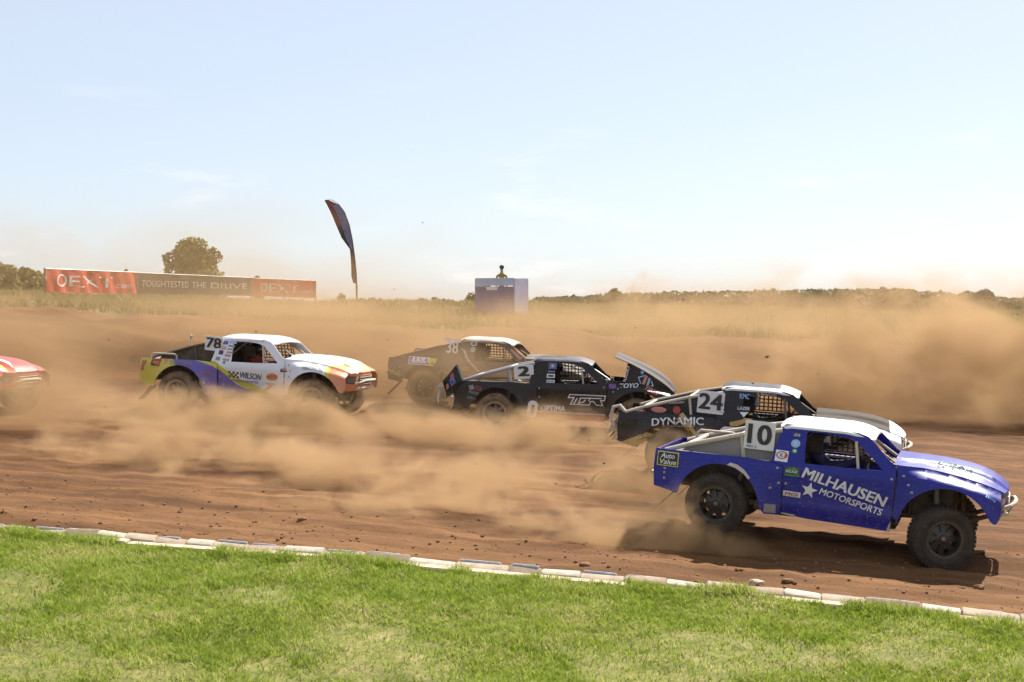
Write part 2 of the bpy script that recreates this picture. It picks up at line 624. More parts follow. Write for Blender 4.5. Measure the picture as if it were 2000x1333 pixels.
def blades(name, n, xr, yf, hgt, wid, zf, mat, seed, keep=None, lean=0.5):
    rg = np.random.default_rng(seed)
    X = rg.uniform(xr[0], xr[1], n)
    y0, y1 = yf(X)
    Y = y0 + rg.random(n) * (y1 - y0)
    ok = np.ones(n, bool)
    if keep is not None: ok = keep(X, Y, rg)
    X, Y = X[ok], Y[ok]; n = len(X)
    Z = zf(X, Y) - 0.01
    clump = fbm(X * 2.2, Y * 2.2, 3)
    H = hgt * (0.45 + 0.9 * rg.random(n)) * (0.55 + 0.9 * clump)
    W = wid * (0.6 + 0.8 * rg.random(n))
    th = rg.uniform(0, 2 * np.pi, n)
    ln = rg.uniform(0.1, lean * 2, n) * H
    la = rg.uniform(0, 2 * np.pi, n)
    dx, dy = np.cos(th) * W / 2, np.sin(th) * W / 2
    lx, ly = np.cos(la) * ln, np.sin(la) * ln
    V = np.empty((n, 5, 3))
    V[:, 0] = np.stack([X - dx, Y - dy, Z], -1)
    V[:, 1] = np.stack([X + dx, Y + dy, Z], -1)
    V[:, 2] = np.stack([X + dx * .8 + lx * .35, Y + dy * .8 + ly * .35, Z + H * .6], -1)
    V[:, 3] = np.stack([X - dx * .8 + lx * .35, Y - dy * .8 + ly * .35, Z + H * .6], -1)
    V[:, 4] = np.stack([X + lx, Y + ly, Z + H], -1)
    b = np.arange(n)[:, None] * 5
    Fc = np.concatenate([b + [[0, 1, 2]], b + [[0, 2, 3]], b + [[3, 2, 4]]], 0)
    return tri_mesh(name, V.reshape(-1, 3), Fc, mat)


def _keep_lawn(X, Y, rg):
    inview = np.abs(X) < 0.385 * Y + 0.5
    bare = fbm(X * 0.7 + 9, Y * 0.7, 4)
    return inview & (rg.random(len(X)) > sstep((bare - 0.53) / 0.12) * 0.82)


grass = blades('grass', 380000, (-8.6, 8.6), lambda X: (np.full_like(X, 11.2), kerb_y(X) - 0.30), 0.060, 0.0105, z_lawn, M_BLADE, 3, _keep_lawn, 0.75)
tag(grass, 'short sunlit green turf with dry patches in front of the kerb', 'grass', kind='stuff')
fringe = blades('grass', 26000, (-8.6, 8.6), lambda X: (kerb_y(X) - 0.52, kerb_y(X) - 0.20), 0.095, 0.009, z_lawn, M_BLADE, 8,
                lambda X, Y, rg: (np.abs(X) < 0.385 * Y + .5) & (fbm(X * 0.9, Y * 0 + 3.3, 3) > 0.50), 0.6)
tag(fringe, 'longer green grass fringe growing up against the kerb', 'grass', kind='stuff')
wild = blades('wild_grass', 60000, (-32, 30), lambda X: (np.full_like(X, 42.2), np.full_like(X, 66.0)), 0.20, 0.045,
              z_land, M_WILD, 4, lambda X, Y, rg: np.abs(X) < 0.42 * Y, 0.6)
tag(wild, 'rough dry yellow grass covering the ridge behind the track', 'wild grass', kind='stuff')

# loose clods and stones lying on the track
def clods(name, n, xr, d0, d1, s0, s1, seed, mat):
    rr = random.Random(seed)
    mb = MB()
    bm = bmesh.new(); bmesh.ops.create_icosphere(bm, subdivisions=1, radius=1.0)
    base = [v.co.copy() for v in bm.verts]; fc = [[v.index for v in f.verts] for f in bm.faces]; bm.free()
    for i in range(n):
        x = rr.uniform(*xr); y = float(kerb_y(x)) + d0 + (d1 - d0) * rr.random() ** 1.6
        s = s0 * (s1 / s0) ** (rr.random() ** 2.2)
        z = ztrack(x, y) + s * 0.25
        q = Matrix.Rotation(rr.uniform(0, 6.28), 3, 'Z')
        mb.add([Vector((x, y, z)) + q @ Vector((p.x * s * rr.uniform(.8, 1.5), p.y * s * rr.uniform(.7, 1.2), p.z * s * rr.uniform(.5, .9))) for p in base], fc)
    return mb.build(name, mat)


M_CLOD = flat('clod_soil', (0.20, 0.105, 0.050), 0.95, var=0.35, scale=14, bump=0.5)
M_STONE = flat('pale_stone', (0.42, 0.33, 0.23), 0.9, var=0.25, scale=20, bump=0.4)
o = clods('gravel', 1800, (-8.5, 8.5), 0.0, 4.0, 0.006, 0.032, 21, M_CLOD)
tag(o, 'loose brown dirt crumbs strewn over the track', 'gravel', kind='stuff')
for (px, py, s, lab) in [(1477, 1141, 0.075, 'pale tan stone on the dirt right behind the middle of the kerb'),
                         (1538, 1138, 0.055, 'reddish brown clod lying beside the pale stone near the kerb'),
                         (1143, 1105, 0.06, 'dark clod lying on the dirt above the kerb, left of the blue truck'),
                         (1912, 1148, 0.06, 'flat clod on bare dirt in front of the blue truck\'s front wheel'),
                         (590, 1018, 0.05, 'small clod lying alone on the left of the track near the kerb')]:
    p = on_ground(px, py)
    mb = MB(); mb.ico((0, 0, 0), (s * 1.3, s, s * 0.62), 2, 0.16, seed=px)
    st = mb.build('clod', M_STONE if px == 1477 else M_CLOD, smooth=False)
    st.location = (p.x, p.y, ztrack(p.x, p.y) + s * 0.3)
    tag(st, lab, 'clod')

# ------------------------------------------------------------------ kerb
M_CONC = flat('dusty_concrete', (0.42, 0.325, 0.235), 0.9, var=0.22, scale=7, bump=0.5)
M_CONC_B = flat('dusty_concrete_brown', (0.35, 0.26, 0.18), 0.9, var=0.25, scale=9, bump=0.5)
M_CREAM = flat('cream_concrete', (0.54, 0.43, 0.30), 0.9, var=0.15, scale=6, bump=0.4)
M_KWHITE = flat('worn_white_paint', (0.48, 0.42, 0.33), 0.75, var=0.22, scale=11, bump=0.35)
M_KBLUE = flat('worn_blue_paint', (0.50, 0.54, 0.60), 0.7, var=0.28, scale=12, bump=0.3)

kerb = empty('kerb', (0, float(kerb_y(0)), g(0, float(kerb_y(0)))))
tag(kerb, 'low kerb of dusty concrete blocks with worn white and blue paint between turf and dirt', 'kerb')
kerb_inv = Matrix.Translation(kerb.location).inverted()
rk = random.Random(4)


def kerb_block(x0, x1, prof, name, mat, parent, jit=0.0):
    """prof: cross-section [(across, up)], across measured from the track-side edge towards the camera."""
    V = []
    dz = rk.uniform(-jit, jit); da = rk.uniform(-jit, jit); tw = rk.uniform(-jit, jit)
    for x, t in ((x0, 0), (x1, 1)):
        y = float(kerb_y(x)); z = g(x, y)
        for (a, h) in prof:
            V.append(kerb_inv @ Vector((x - a * math.sin(HEAD), y - a * math.cos(HEAD) + da, z + h + dz + tw * (t - .5))))
    n = len(prof)
    Fc = [tuple(range(n)), tuple(range(2 * n - 1, n - 1, -1))]
    for i in range(n):
        j = (i + 1) % n
        Fc.append((i, n + i, n + j, j))
    bm = bmesh.new()
    bv = [bm.verts.new(v) for v in V]
    for f in Fc: bm.faces.new([bv[i] for i in f])
    bmesh.ops.recalc_face_normals(bm, faces=bm.faces)
    bmesh.ops.bevel(bm, geom=list(bm.edges), offset=0.012, segments=2, affect='EDGES', clamp_overlap=True)
    me = bpy.data.meshes.new(name); bm.to_mesh(me); bm.free()
    me.materials.append(mat)
    me.polygons.foreach_set('use_smooth', [True] * len(me.polygons)); me.set_sharp_from_angle(angle=R(40))
    ob = bpy.data.objects.new(name, me); COL.objects.link(ob); ob.parent = parent
    return ob


x = -10.5
i = 0
while x < 9.0:
    L_ = rk.uniform(0.40, 0.66)
    kind = i % 3
    if kind == 0 or kind == 1:
        h = rk.uniform(0.085, 0.10)
        b = kerb_block(x + 0.002, x + L_ - 0.002, [(0.0, -0.1), (0.0, h), (0.06, h + 0.004), (0.15, 0.035), (0.15, -0.1)], 'kerb_block',
                       M_CONC_B if kind else M_CONC, kerb, 0.022)
        kerb_block(x + 0.03, x + L_ * rk.uniform(.7, .95), [(-0.004, h - 0.03), (-0.004, h + 0.005), (0.035, h + 0.007), (0.035, h - 0.02)], 'paint_edge', M_KBLUE, b, 0.004)
    else:
        L_ *= rk.uniform(0.7, 0.9)
        h = rk.uniform(0.075, 0.09)
        b = kerb_block(x + 0.002, x + L_ - 0.002, [(0.0, -0.1), (0.0, h), (0.09, h), (0.15, 0.04), (0.15, -0.1)], 'kerb_block', M_KWHITE, kerb, 0.024)
    x += L_
    i += 1
x = -10.5
while x < 9.0:
    L_ = rk.uniform(1.7, 2.3)
    kerb_block(x + 0.004, x + L_ - 0.004, [(0.152, -0.12), (0.152, 0.040), (0.32, 0.032), (0.335, -0.12)], 'footing_slab', M_CREAM, kerb, 0.012)
    x += L_

# crumbs thrown up by the wheels, in mid air
mb = MB()
for k, (px, py, D, sz) in enumerate([(1498, 697, 24, .028), (1470, 749, 24, .020), (1334, 585, 28, .022), (1598, 731, 25, .016), (1241, 640, 27, .016), (668, 858, 27, .022), (278, 885, 25, .022), (213, 664, 30, .022),
                                     (757, 664, 30, .018), (826, 435, 30, .014), (500, 648, 30, .022), (770, 565, 33, .018), (1085, 945, 22, .018), (930, 905, 23, .014), (610, 930, 23, .016), (1180, 905, 22, .022), (205, 795, 28, .02), (1150, 860, 24, .016)]):
    q = at(px, py, D)
    mb.ico(q, (sz * 1.3, sz, sz * .8), 1, .2, seed=k)
o = mb.build('flying_dirt', M_CLOD)
tag(o, 'small dirt crumbs flying through the air above the track', 'dirt', kind='stuff')

# ------------------------------------------------------------------ trees and woods
M_BARK = flat('bark', (0.11, 0.08, 0.055), 0.95, var=0.3, scale=6, bump=0.6)
M_LEAF = leaf_mat('tree_leaves', [(0.09, 0.085, 0.016), (0.17, 0.145, 0.03), (0.25, 0.21, 0.06)], 0.55, 0.45, 3.0)
M_LEAF2 = leaf_mat('dark_tree_leaves', [(0.045, 0.060, 0.022), (0.075, 0.090, 0.032), (0.11, 0.12, 0.05)], 0.3, 0.3, 2.0)


def leaf_cloud(lobes, n, size, seed):
    rg = np.random.default_rng(seed)
    w = np.array([l[3] * l[4] * l[5] for l in lobes]); w = w / w.sum()
    k = rg.choice(len(lobes), n, p=w)
    Lb = np.array([l[:6] for l in lobes])[k]
    d = rg.normal(size=(n, 3)); d /= np.linalg.norm(d, axis=1)[:, None]
    rad = rg.uniform(0.5, 1.08, n) ** 0.6
    P = Lb[:, :3] + d * rad[:, None] * Lb[:, 3:6]
    a = rg.normal(size=(n, 3)); a /= np.linalg.norm(a, axis=1)[:, None]
    b = np.cross(a, d); b /= (np.linalg.norm(b, axis=1)[:, None] + 1e-9)
    s = size * rg.uniform(0.5, 1.3, n)[:, None]
    V = np.stack([P - a * s - b * s * .6, P + a * s - b * s * .5, P + a * s * .7 + b * s * .7, P - a * s * .6 + b * s * .8], 1)
    Fc = np.arange(n * 4).reshape(n, 4)
    return V.reshape(-1, 3), Fc


def tree(name, loc, H, Rad, seed, label, leaf, n=3800, size=0.14, trunk_frac=0.25, group=None, squash=1.0):
    rr = random.Random(seed)
    root = empty(name, loc)
    mb = MB()
    r0 = H * 0.035
    lean = rr.uniform(-.03, .03) * H
    tops = [(0, 0, -0.4), (lean * .3, 0, H * .2), (lean * .7, 0, H * .45), (lean, 0, H * .8)]
    mb.tube(tops, [r0 * 1.25, r0, r0 * .75, r0 * .2], 8)
    lobes = []
    for k in range(16):
        th = k * 2.399 + rr.uniform(-.4, .4)
        hz = H * (trunk_frac + (1 - trunk_frac) * (0.15 + 0.75 * ((k + .5) / 16)))
        prof = math.sin(math.pi * min(0.97, max(0.1, (hz / H - trunk_frac + .12) / (1.1 - trunk_frac)))) ** 0.7
        rd = Rad * prof * rr.uniform(0.35, 0.8)
        c = (lean + math.cos(th) * rd, math.sin(th) * rd, hz)
        s = Rad * rr.uniform(0.28, 0.46)
        lobes.append((*c, s, s, s * 0.8 * squash))
        mb.tube([(lean * .6, 0, hz * 0.62), ((c[0]) * .6 + lean * .2, c[1] * .6, hz * .86), c], [r0 * .4, r0 * .25, r0 * .08], 5)
    mb.build('trunk', M_BARK, root, smooth=True)
    V, Fc = leaf_cloud(lobes, n, size, seed)
    tri_mesh('crown', V, Fc, leaf, root)
    tag(root, label, 'tree', group)
    return root


def far_tree(px0, px1, ptop, D, seed, label, leaf, **kw):
    base = at((px0 + px1) / 2, 588, D)
    z0 = g(base.x, base.y)
    top = at((px0 + px1) / 2, ptop, D).z
    rad = (px1 - px0) / 2 / F_PX * D * 1.22
    return tree('tree', (base.x, base.y, z0), top - z0, rad, seed, label, leaf, **kw)


G_T = 'trees behind the grass ridge'
far_tree(318, 442, 474, 130, 1, 'large round olive green tree rising alone behind the grey banner', M_LEAF, n=6500, size=0.17, group=G_T)
far_tree(-60, 34, 512, 120, 2, 'broad green tree at the left edge of the picture, left of the banners', M_LEAF, n=4200, size=0.19, group=G_T)
far_tree(22, 92, 524, 124, 3, 'smaller green tree touching the left end of the red banner', M_LEAF, n=3200, size=0.17, group=G_T)
far_tree(660, 676, 571, 90, 4, 'tiny bush on the skyline just left of the feather flag', M_LEAF, n=600, size=0.09, group=G_T, trunk_frac=0.02)
far_tree(240, 262, 524, 118, 14, 'thin treetop peeping over the first red banner', M_LEAF, n=500, size=0.11, group=G_T, trunk_frac=0.5)
far_tree(488, 512, 536, 118, 15, 'thin treetop peeping over the right end of the dark banner', M_LEAF, n=500, size=0.11, group=G_T, trunk_frac=0.5)
far_tree(1178, 1222, 561, 170, 5, 'small tan green tree on the skyline right of the marshal stand', M_LEAF, n=1600, size=0.2, group=G_T, trunk_frac=0.05)
far_tree(905, 938, 570, 110, 16, 'low scrubby bush just left of the marshal stand', M_LEAF, n=800, size=0.12, group=G_T, trunk_frac=0.02)
far_tree(1866, 1912, 572, 300, 6, 'dark tree on the skyline at right, left one of a close pair', M_LEAF2, n=2000, size=0.3, group=G_T, trunk_frac=0.05)
far_tree(1900, 1944, 569, 296, 7, 'dark tree on the skyline at right, taller right one of a close pair', M_LEAF2, n=2000, size=0.3, group=G_T, trunk_frac=0.05)
far_tree(1984, 2060, 584, 200, 8, 'dark green tree cut by the right edge of the picture', M_LEAF2, n=2200, size=0.25, group=G_T, trunk_frac=0.05)

# distant wood: one mass of crowns along the right-hand horizon
lobes = []
rr = random.Random(9)
prof = [(-1500, 586), (600, 584), (1100, 580), (1220, 574), (1330, 570), (1450, 569), (1560, 566), (1700, 563), (1760, 565), (1820, 571), (1900, 578), (1990, 581), (2300, 580), (3200, 582)]
pxs, pys = zip(*prof)
for k in range(760):
    px = rr.uniform(-700, 2600) if k < 120 else rr.uniform(1050, 2150)
    D = rr.uniform(400, 520)
    ytop = np.interp(px, pxs, pys) + rr.uniform(0, 5)
    p = at(px, ytop, D)
    s = rr.uniform(1.6, 3.4)
    z = p.z - s * .8
    while z > -1.5:
        lobes.append((p.x + rr.uniform(-1, 1), p.y, z, s, s, s * .8))
        z -= s * 1.4
V, Fc = leaf_cloud(lobes, 75000, 0.75, 12)
woods = tri_mesh('woods', V, Fc, M_LEAF2)
tag(woods, 'distant line of dark green wood along the horizon', 'woods', kind='stuff')

# ------------------------------------------------------------------ lettering
_txt_cache = {}


def text_mesh(s, bold=0.0, shear=0.0, spacing=1.0):
    """Flat lettering as (verts 2D, faces), left bottom at the origin, cap height 1."""
    key = (s, bold, shear, spacing)
    if key in _txt_cache: return _txt_cache[key]
    cu = bpy.data.curves.new('lettering', 'FONT')
    cu.body = s; cu.size = 1.0; cu.offset = 0.0; cu.shear = shear; cu.space_character = spacing
    cu.resolution_u = 3; cu.fill_mode = 'FRONT'
    ob = bpy.data.objects.new('lettering', cu); COL.objects.link(ob)
    dg = bpy.context.evaluated_depsgraph_get()
    me = bpy.data.meshes.new_from_object(ob.evaluated_get(dg))
    bm = bmesh.new(); bm.from_mesh(me)
    bmesh.ops.triangulate(bm, faces=bm.faces)
    V = [(v.co.x, v.co.y) for v in bm.verts]
    bm.verts.index_update()
    Fc = [tuple(v.index for v in f.verts) for f in bm.faces]
    bm.free()
    bpy.data.objects.remove(ob); bpy.data.curves.remove(cu); bpy.data.meshes.remove(me)
    if V:
        x0 = min(v[0] for v in V); y0 = min(v[1] for v in V)
        V = [((v[0] - x0) / 0.70, (v[1] - y0) / 0.70) for v in V]
    _txt_cache[key] = (V, Fc)
    return V, Fc


# ------------------------------------------------------------------ banners on the ridge
M_RED = flat('banner_red', (0.62, 0.075, 0.035), 0.7, var=0.1, scale=2)
M_DKGREY = flat('banner_dark', (0.085, 0.07, 0.058), 0.7, var=0.15, scale=2)
M_BWHITE = flat('banner_white_print', (0.78, 0.76, 0.72), 0.7, var=0.06, scale=3)
M_POST = flat('weathered_post', (0.19, 0.15, 0.11), 0.9, var=0.25, scale=9, bump=0.3)
M_GALV = flat('galvanised_tube', (0.42, 0.42, 0.42), 0.45, metal=0.8, var=0.15, scale=12)


def banner(pa, pb, Da, Db, name, mat, label, words, posts):
    """pa/pb: (px, top, bottom) of both ends."""
    A, B = at(pa[0], pa[1], Da), at(pb[0], pb[1], Db)
    A0, B0 = at(pa[0], pa[2], Da), at(pb[0], pb[2], Db)
    root = empty(name, (A.x, A.y, min(g(A.x, A.y), g(B.x, B.y))))
    off = Vector(root.location)
    d = (B - A); Ln = math.hypot(d.x, d.y)
    nrm = Vector((d.y, -d.x, 0)).normalized()
    def P(u, v, out=0.0):
        top = A.lerp(B, u); bot = A0.lerp(B0, u)
        q = bot.lerp(top, v) + nrm * (out + 0.035 * math.sin(u * 23) * math.sin(v * 3.1) + 0.02 * math.sin(u * 47 + v * 4))
        return q - off
    nu, nv = 36, 6
    V = [P(i / nu, j / nv, s) for s in (0.0, -0.012) for j in range(nv + 1) for i in range(nu + 1)]
    m = (nu + 1) * (nv + 1)
    Fc = []
    for j in range(nv):
        for i in range(nu):
            a = j * (nu + 1) + i
            Fc.append((a, a + 1, a + nu + 2, a + nu + 1)); Fc.append((m + a, m + a + nu + 1, m + a + nu + 2, m + a + 1))
    mobj('sheet', V, Fc, mat, root, smooth=True)
    mb = MB()
    mb.tube([P(i / 12, 1.0, -0.02) for i in range(13)], 0.022, 6)
    mb.build('top_rail', M_GALV, root, smooth=True)
    for k in range(posts + 1):
        u = k / posts
        pt = P(u, 1.03, -0.06); x, y = pt.x + off.x, pt.y + off.y
        MB().tube([(pt.x, pt.y, g(x, y) - off.z - 0.4), (pt.x, pt.y, pt.z)], 0.04, 8).build('post', M_POST, root, smooth=True)
    for (s, u0, u1, v0, v1, bold) in words:
        tv, tf = text_mesh(s, bold)
        w = max(v[0] for v in tv); h = max(v[1] for v in tv)
        mobj('lettering', [P(u0 + (u1 - u0) * a / w, v0 + (v1 - v0) * b / h, 0.012) for a, b in tv], tf, M_BWHITE, root)
    tag(root, label, 'banner', 'sponsor banners along the ridge')
    return root


b1 = banner((90, 525, 571), (268, 532.5, 575), 56, 61, 'banner', M_RED, 'long red banner with white lettering at the left end of the row',
            [('EXT', 0.24, 0.72, 0.25, 0.74, 0.035), ('.com', 0.74, 0.93, 0.25, 0.43, 0.02), ('O', 0.10, 0.22, 0.25, 0.78, 0.05)], 3)
b2 = banner((269, 533, 575), (491, 543, 578.5), 61.2, 66, 'banner', M_DKGREY, 'dark grey middle banner with a white row of capital letters',
            [('TOUGHTESTED', 0.03, 0.43, 0.36, 0.66, 0.03), ('DRIVE', 0.62, 0.96, 0.36, 0.66, 0.03), ('THE', 0.46, 0.58, 0.36, 0.66, 0.03)], 4)
b3 = banner((492, 543.5, 578.5), (617, 549, 583), 66.2, 69, 'banner', M_RED, 'short red banner with white lettering at the right end of the row',
            [('EXT', 0.26, 0.72, 0.25, 0.72, 0.035), ('.com', 0.74, 0.93, 0.25, 0.43, 0.02), ('O', 0.12, 0.24, 0.25, 0.76, 0.05)], 2)

# ------------------------------------------------------------------ feather flag
M_FLAGPOLE = flat('flag_pole', (0.05, 0.05, 0.055), 0.5, var=0.1)
M_FNAVY = flat('flag_navy', (0.014, 0.014, 0.04), 0.75, var=0.2, scale=3)
M_FRED = flat('flag_red', (0.16, 0.025, 0.018), 0.75, var=0.2, scale=3)
M_FPRINT = flat('flag_print', (0.15, 0.14, 0.26), 0.75, var=0.3, scale=5)
FD = 64.0
pole_px = [(697, 592), (696.5, 560), (695, 530), (692, 500), (688, 470), (682, 440), (673, 415), (661, 398), (648, 391), (636, 391)]
base = at(697, 586, FD)
froot = empty('feather_flag', (base.x, base.y, g(base.x, base.y)))
fo = Vector(froot.location)
PL = [at(px, py, FD) - fo for px, py in pole_px]
PL[0].z = -0.2
MB().tube(PL, [0.045, 0.042, 0.038, 0.034, 0.03, 0.026, 0.022, 0.018, 0.014, 0.010], 8).build('pole', M_FLAGPOLE, froot, smooth=True)
MB().box((PL[0].x, PL[0].y, 0.03), (0.5, 0.5, 0.06), bevel=0.02).build('base_plate', M_FLAGPOLE, froot)
free_px = [(690, 553), (686.5, 540), (686, 520), (684.5, 500), (683, 487), (667, 465), (657, 441), (648, 419), (639, 401), (633.5, 392)]
lead_px = [(696.3, 555), (695.6, 541), (694.6, 522), (692.2, 501), (690.2, 487), (687.2, 466), (682.2, 441), (674.8, 419), (663, 400.5), (640, 390.6)]
nf = len(free_px)
V = []; Fc = []; mi = []
nw = 5
for s in (0, 1):
    for i in range(nf):
        for j in range(nw + 1):
            t = j / nw
            px = lead_px[i][0] * (1 - t) + free_px[i][0] * t; py = lead_px[i][1] * (1 - t) + free_px[i][1] * t
            p = at(px, py, FD) - fo
            p.y += 0.06 * math.sin(t * 4 + i) * t - 0.008 * s
            V.append(p)
m = nf * (nw + 1)
for i in range(nf - 1):
    for j in range(nw):
        a = i * (nw + 1) + j
        Fc.append((a, a + 1, a + nw + 2, a + nw + 1)); Fc.append((m + a, m + a + nw + 1, m + a + nw + 2, m + a + 1))
        q = 1 if (i < 3 or j >= 3 and i > 5 or i == 8) else 0
        if i in (4, 5, 6) and j in (0, 1, 2): q = 2
        if i == 7 and j in (0, 1, 2): q = 2
        mi += [q, q]
fl = mobj('sail', V, Fc, [M_FNAVY, M_FRED, M_FPRINT], froot, smooth=True, midx=mi)
tag(froot, 'tall dark navy and red feather flag bending left against the sky', 'flag')

# ------------------------------------------------------------------ marshal stand and marshal
M_WRAP = flat('stand_wrap_pale', (0.46, 0.48, 0.66), 0.6, var=0.12, scale=2)
M_WRAPR = flat('stand_wrap_red', (0.24, 0.16, 0.26), 0.7, var=0.2, scale=2)
M_WRAPW = flat('stand_wrap_white', (0.72, 0.68, 0.64), 0.6, var=0.1, scale=2)
M_WRAPL = flat('stand_wrap_lilac', (0.30, 0.28, 0.40), 0.7, var=0.15, scale=2)
SD = 52.0
c0 = at(980, 628, SD)
sroot = empty('marshal_stand', (c0.x, c0.y, g(c0.x, c0.y)), (0, 0, R(-22)))
zt = at(968, 545, SD).z - sroot.location.z
hw, hd = 0.74, 0.66
for sx in (-1, 1):
    for sy in (-1, 1):
        MB().tube([(sx * hw, sy * hd, -0.3), (sx * hw, sy * hd, zt)], 0.03, 8).build('post', M_GALV, sroot, smooth=True)
MB().box((0, 0, zt - 0.62), (hw * 2 - .08, hd * 2 - .08, 0.05)).build('deck', M_POST, sroot)
MB().box((0, -hd - 0.035, zt - 0.13), (hw * 2 + .06, 0.012, 0.26)).build('front_header', M_WRAP, sroot)
MB().box((0, -hd - 0.03, (zt - 0.28) / 2 + .06), (hw * 2 + .02, 0.012, zt - 0.42)).build('front_sheet', M_WRAPR, sroot)
MB().box((-0.1, -hd - 0.04, zt - 0.36), (0.42, 0.006, 0.12)).build('printed_panel', M_WRAPW, sroot)
MB().box((hw + 0.035, 0, zt / 2), (0.012, hd * 2 + .02, zt)).build('side_sheet', M_WRAPL, sroot)
MB().box((-hw - 0.035, 0, zt / 2), (0.012, hd * 2 + .02, zt)).build('side_sheet', M_WRAPR, sroot)
for sy in (-1, 1):
    MB().tube([(-hw, sy * hd, zt), (hw, sy * hd, zt)], 0.022, 8).build('top_rail', M_GALV, sroot, smooth=True)
tag(sroot, 'square marshal stand wrapped in pale and dull red sheets on the ridge', 'stand')

M_SHIRT = flat('hi_vis_vest', (0.30, 0.22, 0.05), 0.8, var=0.15)
M_SKIN = flat('skin', (0.40, 0.235, 0.155), 0.6, var=0.08)
M_CAP = flat('dark_cap', (0.03, 0.03, 0.035), 0.8, var=0.2)
M_TROUS = flat('dark_trousers', (0.05, 0.05, 0.06), 0.85, var=0.2)


def skin_figure(name, joints, edges, mat, parent=None, root=0, sub=2):
    """joints: [((x,y,z), radius or (rx,ry))]"""
    me = bpy.data.meshes.new(name)
    me.from_pydata([j[0] for j in joints], edges, [])
    ob = bpy.data.objects.new(name, me); COL.objects.link(ob)
    sk = ob.modifiers.new('skin', 'SKIN'); sk.use_smooth_shade = True
    for i, j in enumerate(joints):
        r = j[1] if isinstance(j[1], tuple) else (j[1], j[1])
        me.skin_vertices[0].data[i].radius = r
        me.skin_vertices[0].data[i].use_root = (i == root)
    sb = ob.modifiers.new('sub', 'SUBSURF'); sb.levels = sub; sb.render_levels = sub
    dg = bpy.context.evaluated_depsgraph_get()
    m2 = bpy.data.meshes.new_from_object(ob.evaluated_get(dg))
    bpy.data.objects.remove(ob); bpy.data.meshes.remove(me)
    m2.name = name
    m2.materials.clear()
    for mm in (mat if isinstance(mat, list) else [mat]): m2.materials.append(mm)
    o2 = bpy.data.objects.new(name, m2); COL.objects.link(o2)
    if parent: o2.parent = parent
    return o2


pm = at(980, 600, 54.2)
ph = at(980, 523, 54.2).z
pz = g(pm.x, pm.y)
k = 1.78
bj = [((0, 0, .53 * k), (.10, .085)), ((0, 0, .62 * k), (.10, .08)), ((0, 0, .74 * k), (.125, .085)), ((0, 0, .815 * k), (.09, .07)), ((0, 0, .86 * k), .045), ((0, -.01, .915 * k), (.062, .072)), ((0, -.012, .965 * k), (.058, .068)),
      ((.10, 0, .80 * k), .055), ((.17, 0, .79 * k), .05), ((.22, -.03, .63 * k), .038), ((.19, -.14, .52 * k), .03), ((.18, -.19, .49 * k), .03),
      ((-.10, 0, .80 * k), .055), ((-.17, 0, .79 * k), .05), ((-.22, -.03, .63 * k), .038), ((-.19, -.14, .52 * k), .03), ((-.18, -.19, .49 * k), .03),
      ((.08, 0, .48 * k), .085), ((.10, 0, .27 * k), .058), ((.10, .02, .05 * k), .038), ((.11, -.12, .02 * k), .035),
      ((-.08, 0, .48 * k), .085), ((-.10, 0, .27 * k), .058), ((-.10, .02, .05 * k), .038), ((-.11, -.12, .02 * k), .035)]
be = [(0, 1), (1, 2), (2, 3), (3, 4), (4, 5), (5, 6), (3, 7), (7, 8), (8, 9), (9, 10), (10, 11), (3, 12), (12, 13), (13, 14), (14, 15), (15, 16), (0, 17), (17, 18), (18, 19), (19, 20), (0, 21), (21, 22), (22, 23), (23, 24)]
mar = skin_figure('person', bj, be, [M_SKIN, M_SHIRT, M_TROUS])
for p in mar.data.polygons:
    z = p.center.z / k; ax = abs(p.center.x)
    p.material_index = 2 if z < .52 and ax < .17 else (1 if z < .845 and not (ax > .18 and z < .66) else 0)
mar.location = (pm.x, pm.y, max(pz, ph - 1.80))
mb = MB(); mb.ico((0, -.012, .975 * k), (.095, .108, .085), 2); mb.box((0, -.12, .962 * k), (.14, .10, .012), bevel=.004)
mb.build('cap', M_CAP, mar, smooth=True)
tag(mar, 'person in a yellow vest and dark cap standing behind the marshal stand', 'person')

# ------------------------------------------------------------------ short-course race trucks
# truck space: x forward with the rear axle at 0 and the front axle at 3.0, y to the truck's left, z up from the ground
def ss(t):
    t = max(0.0, min(1.0, t))
    return t * t * (3 - 2 * t)


def interp(x, pts):
    return float(np.interp(x, [p[0] for p in pts], [p[1] for p in pts]))


FTOP = [(2.25, 1.205), (2.42, 1.20), (2.70, 1.19), (2.94, 1.165), (3.20, 1.125), (3.45, 1.07), (3.60, 1.025), (3.70, .985), (3.80, 0.94), (3.90, 0.88)]
HTOP = [(2.2, 1.285), (2.6, 1.285), (2.9, 1.278), (3.1, 1.262), (3.3, 1.236), (3.45, 1.20), (3.58, 1.15), (3.68, 1.095), (3.76, 1.03), (3.80, .985), (3.9, .90)]
RC = (0.02, 0.40, 0.575)          # rear arch centre and radius
FC = (3.03, 0.39, 0.60)           # front arch


def w_quarter(x, z):
    d = math.hypot(x - RC[0], z - RC[1])
    w = 0.915 + 0.055 * math.exp(-((d - 0.57) / 0.09) ** 2)
    w -= 0.035 * ss((z - 0.98) / 0.13) + 0.05 * ss((-0.5 - x) / 0.5)
    w -= 0.02 * ss((0.5 - z) / 0.2)
    return w


def w_cab(x, z):
    w = 0.885 + 0.018 * math.exp(-((z - 0.98) / 0.10) ** 2) - 0.022 * math.exp(-((z - 0.62) / 0.07) ** 2)
    w -= 0.05 * ss((0.56 - z) / 0.24)
    if z > 1.06:
        t = (z - 1.06) / 0.5
        w -= 0.02 * ss(t * 4) + 0.185 * t
    w += 0.03 * ss((x - 2.1) / 0.35) * ss((1.05 - z) / 0.3)
    return w


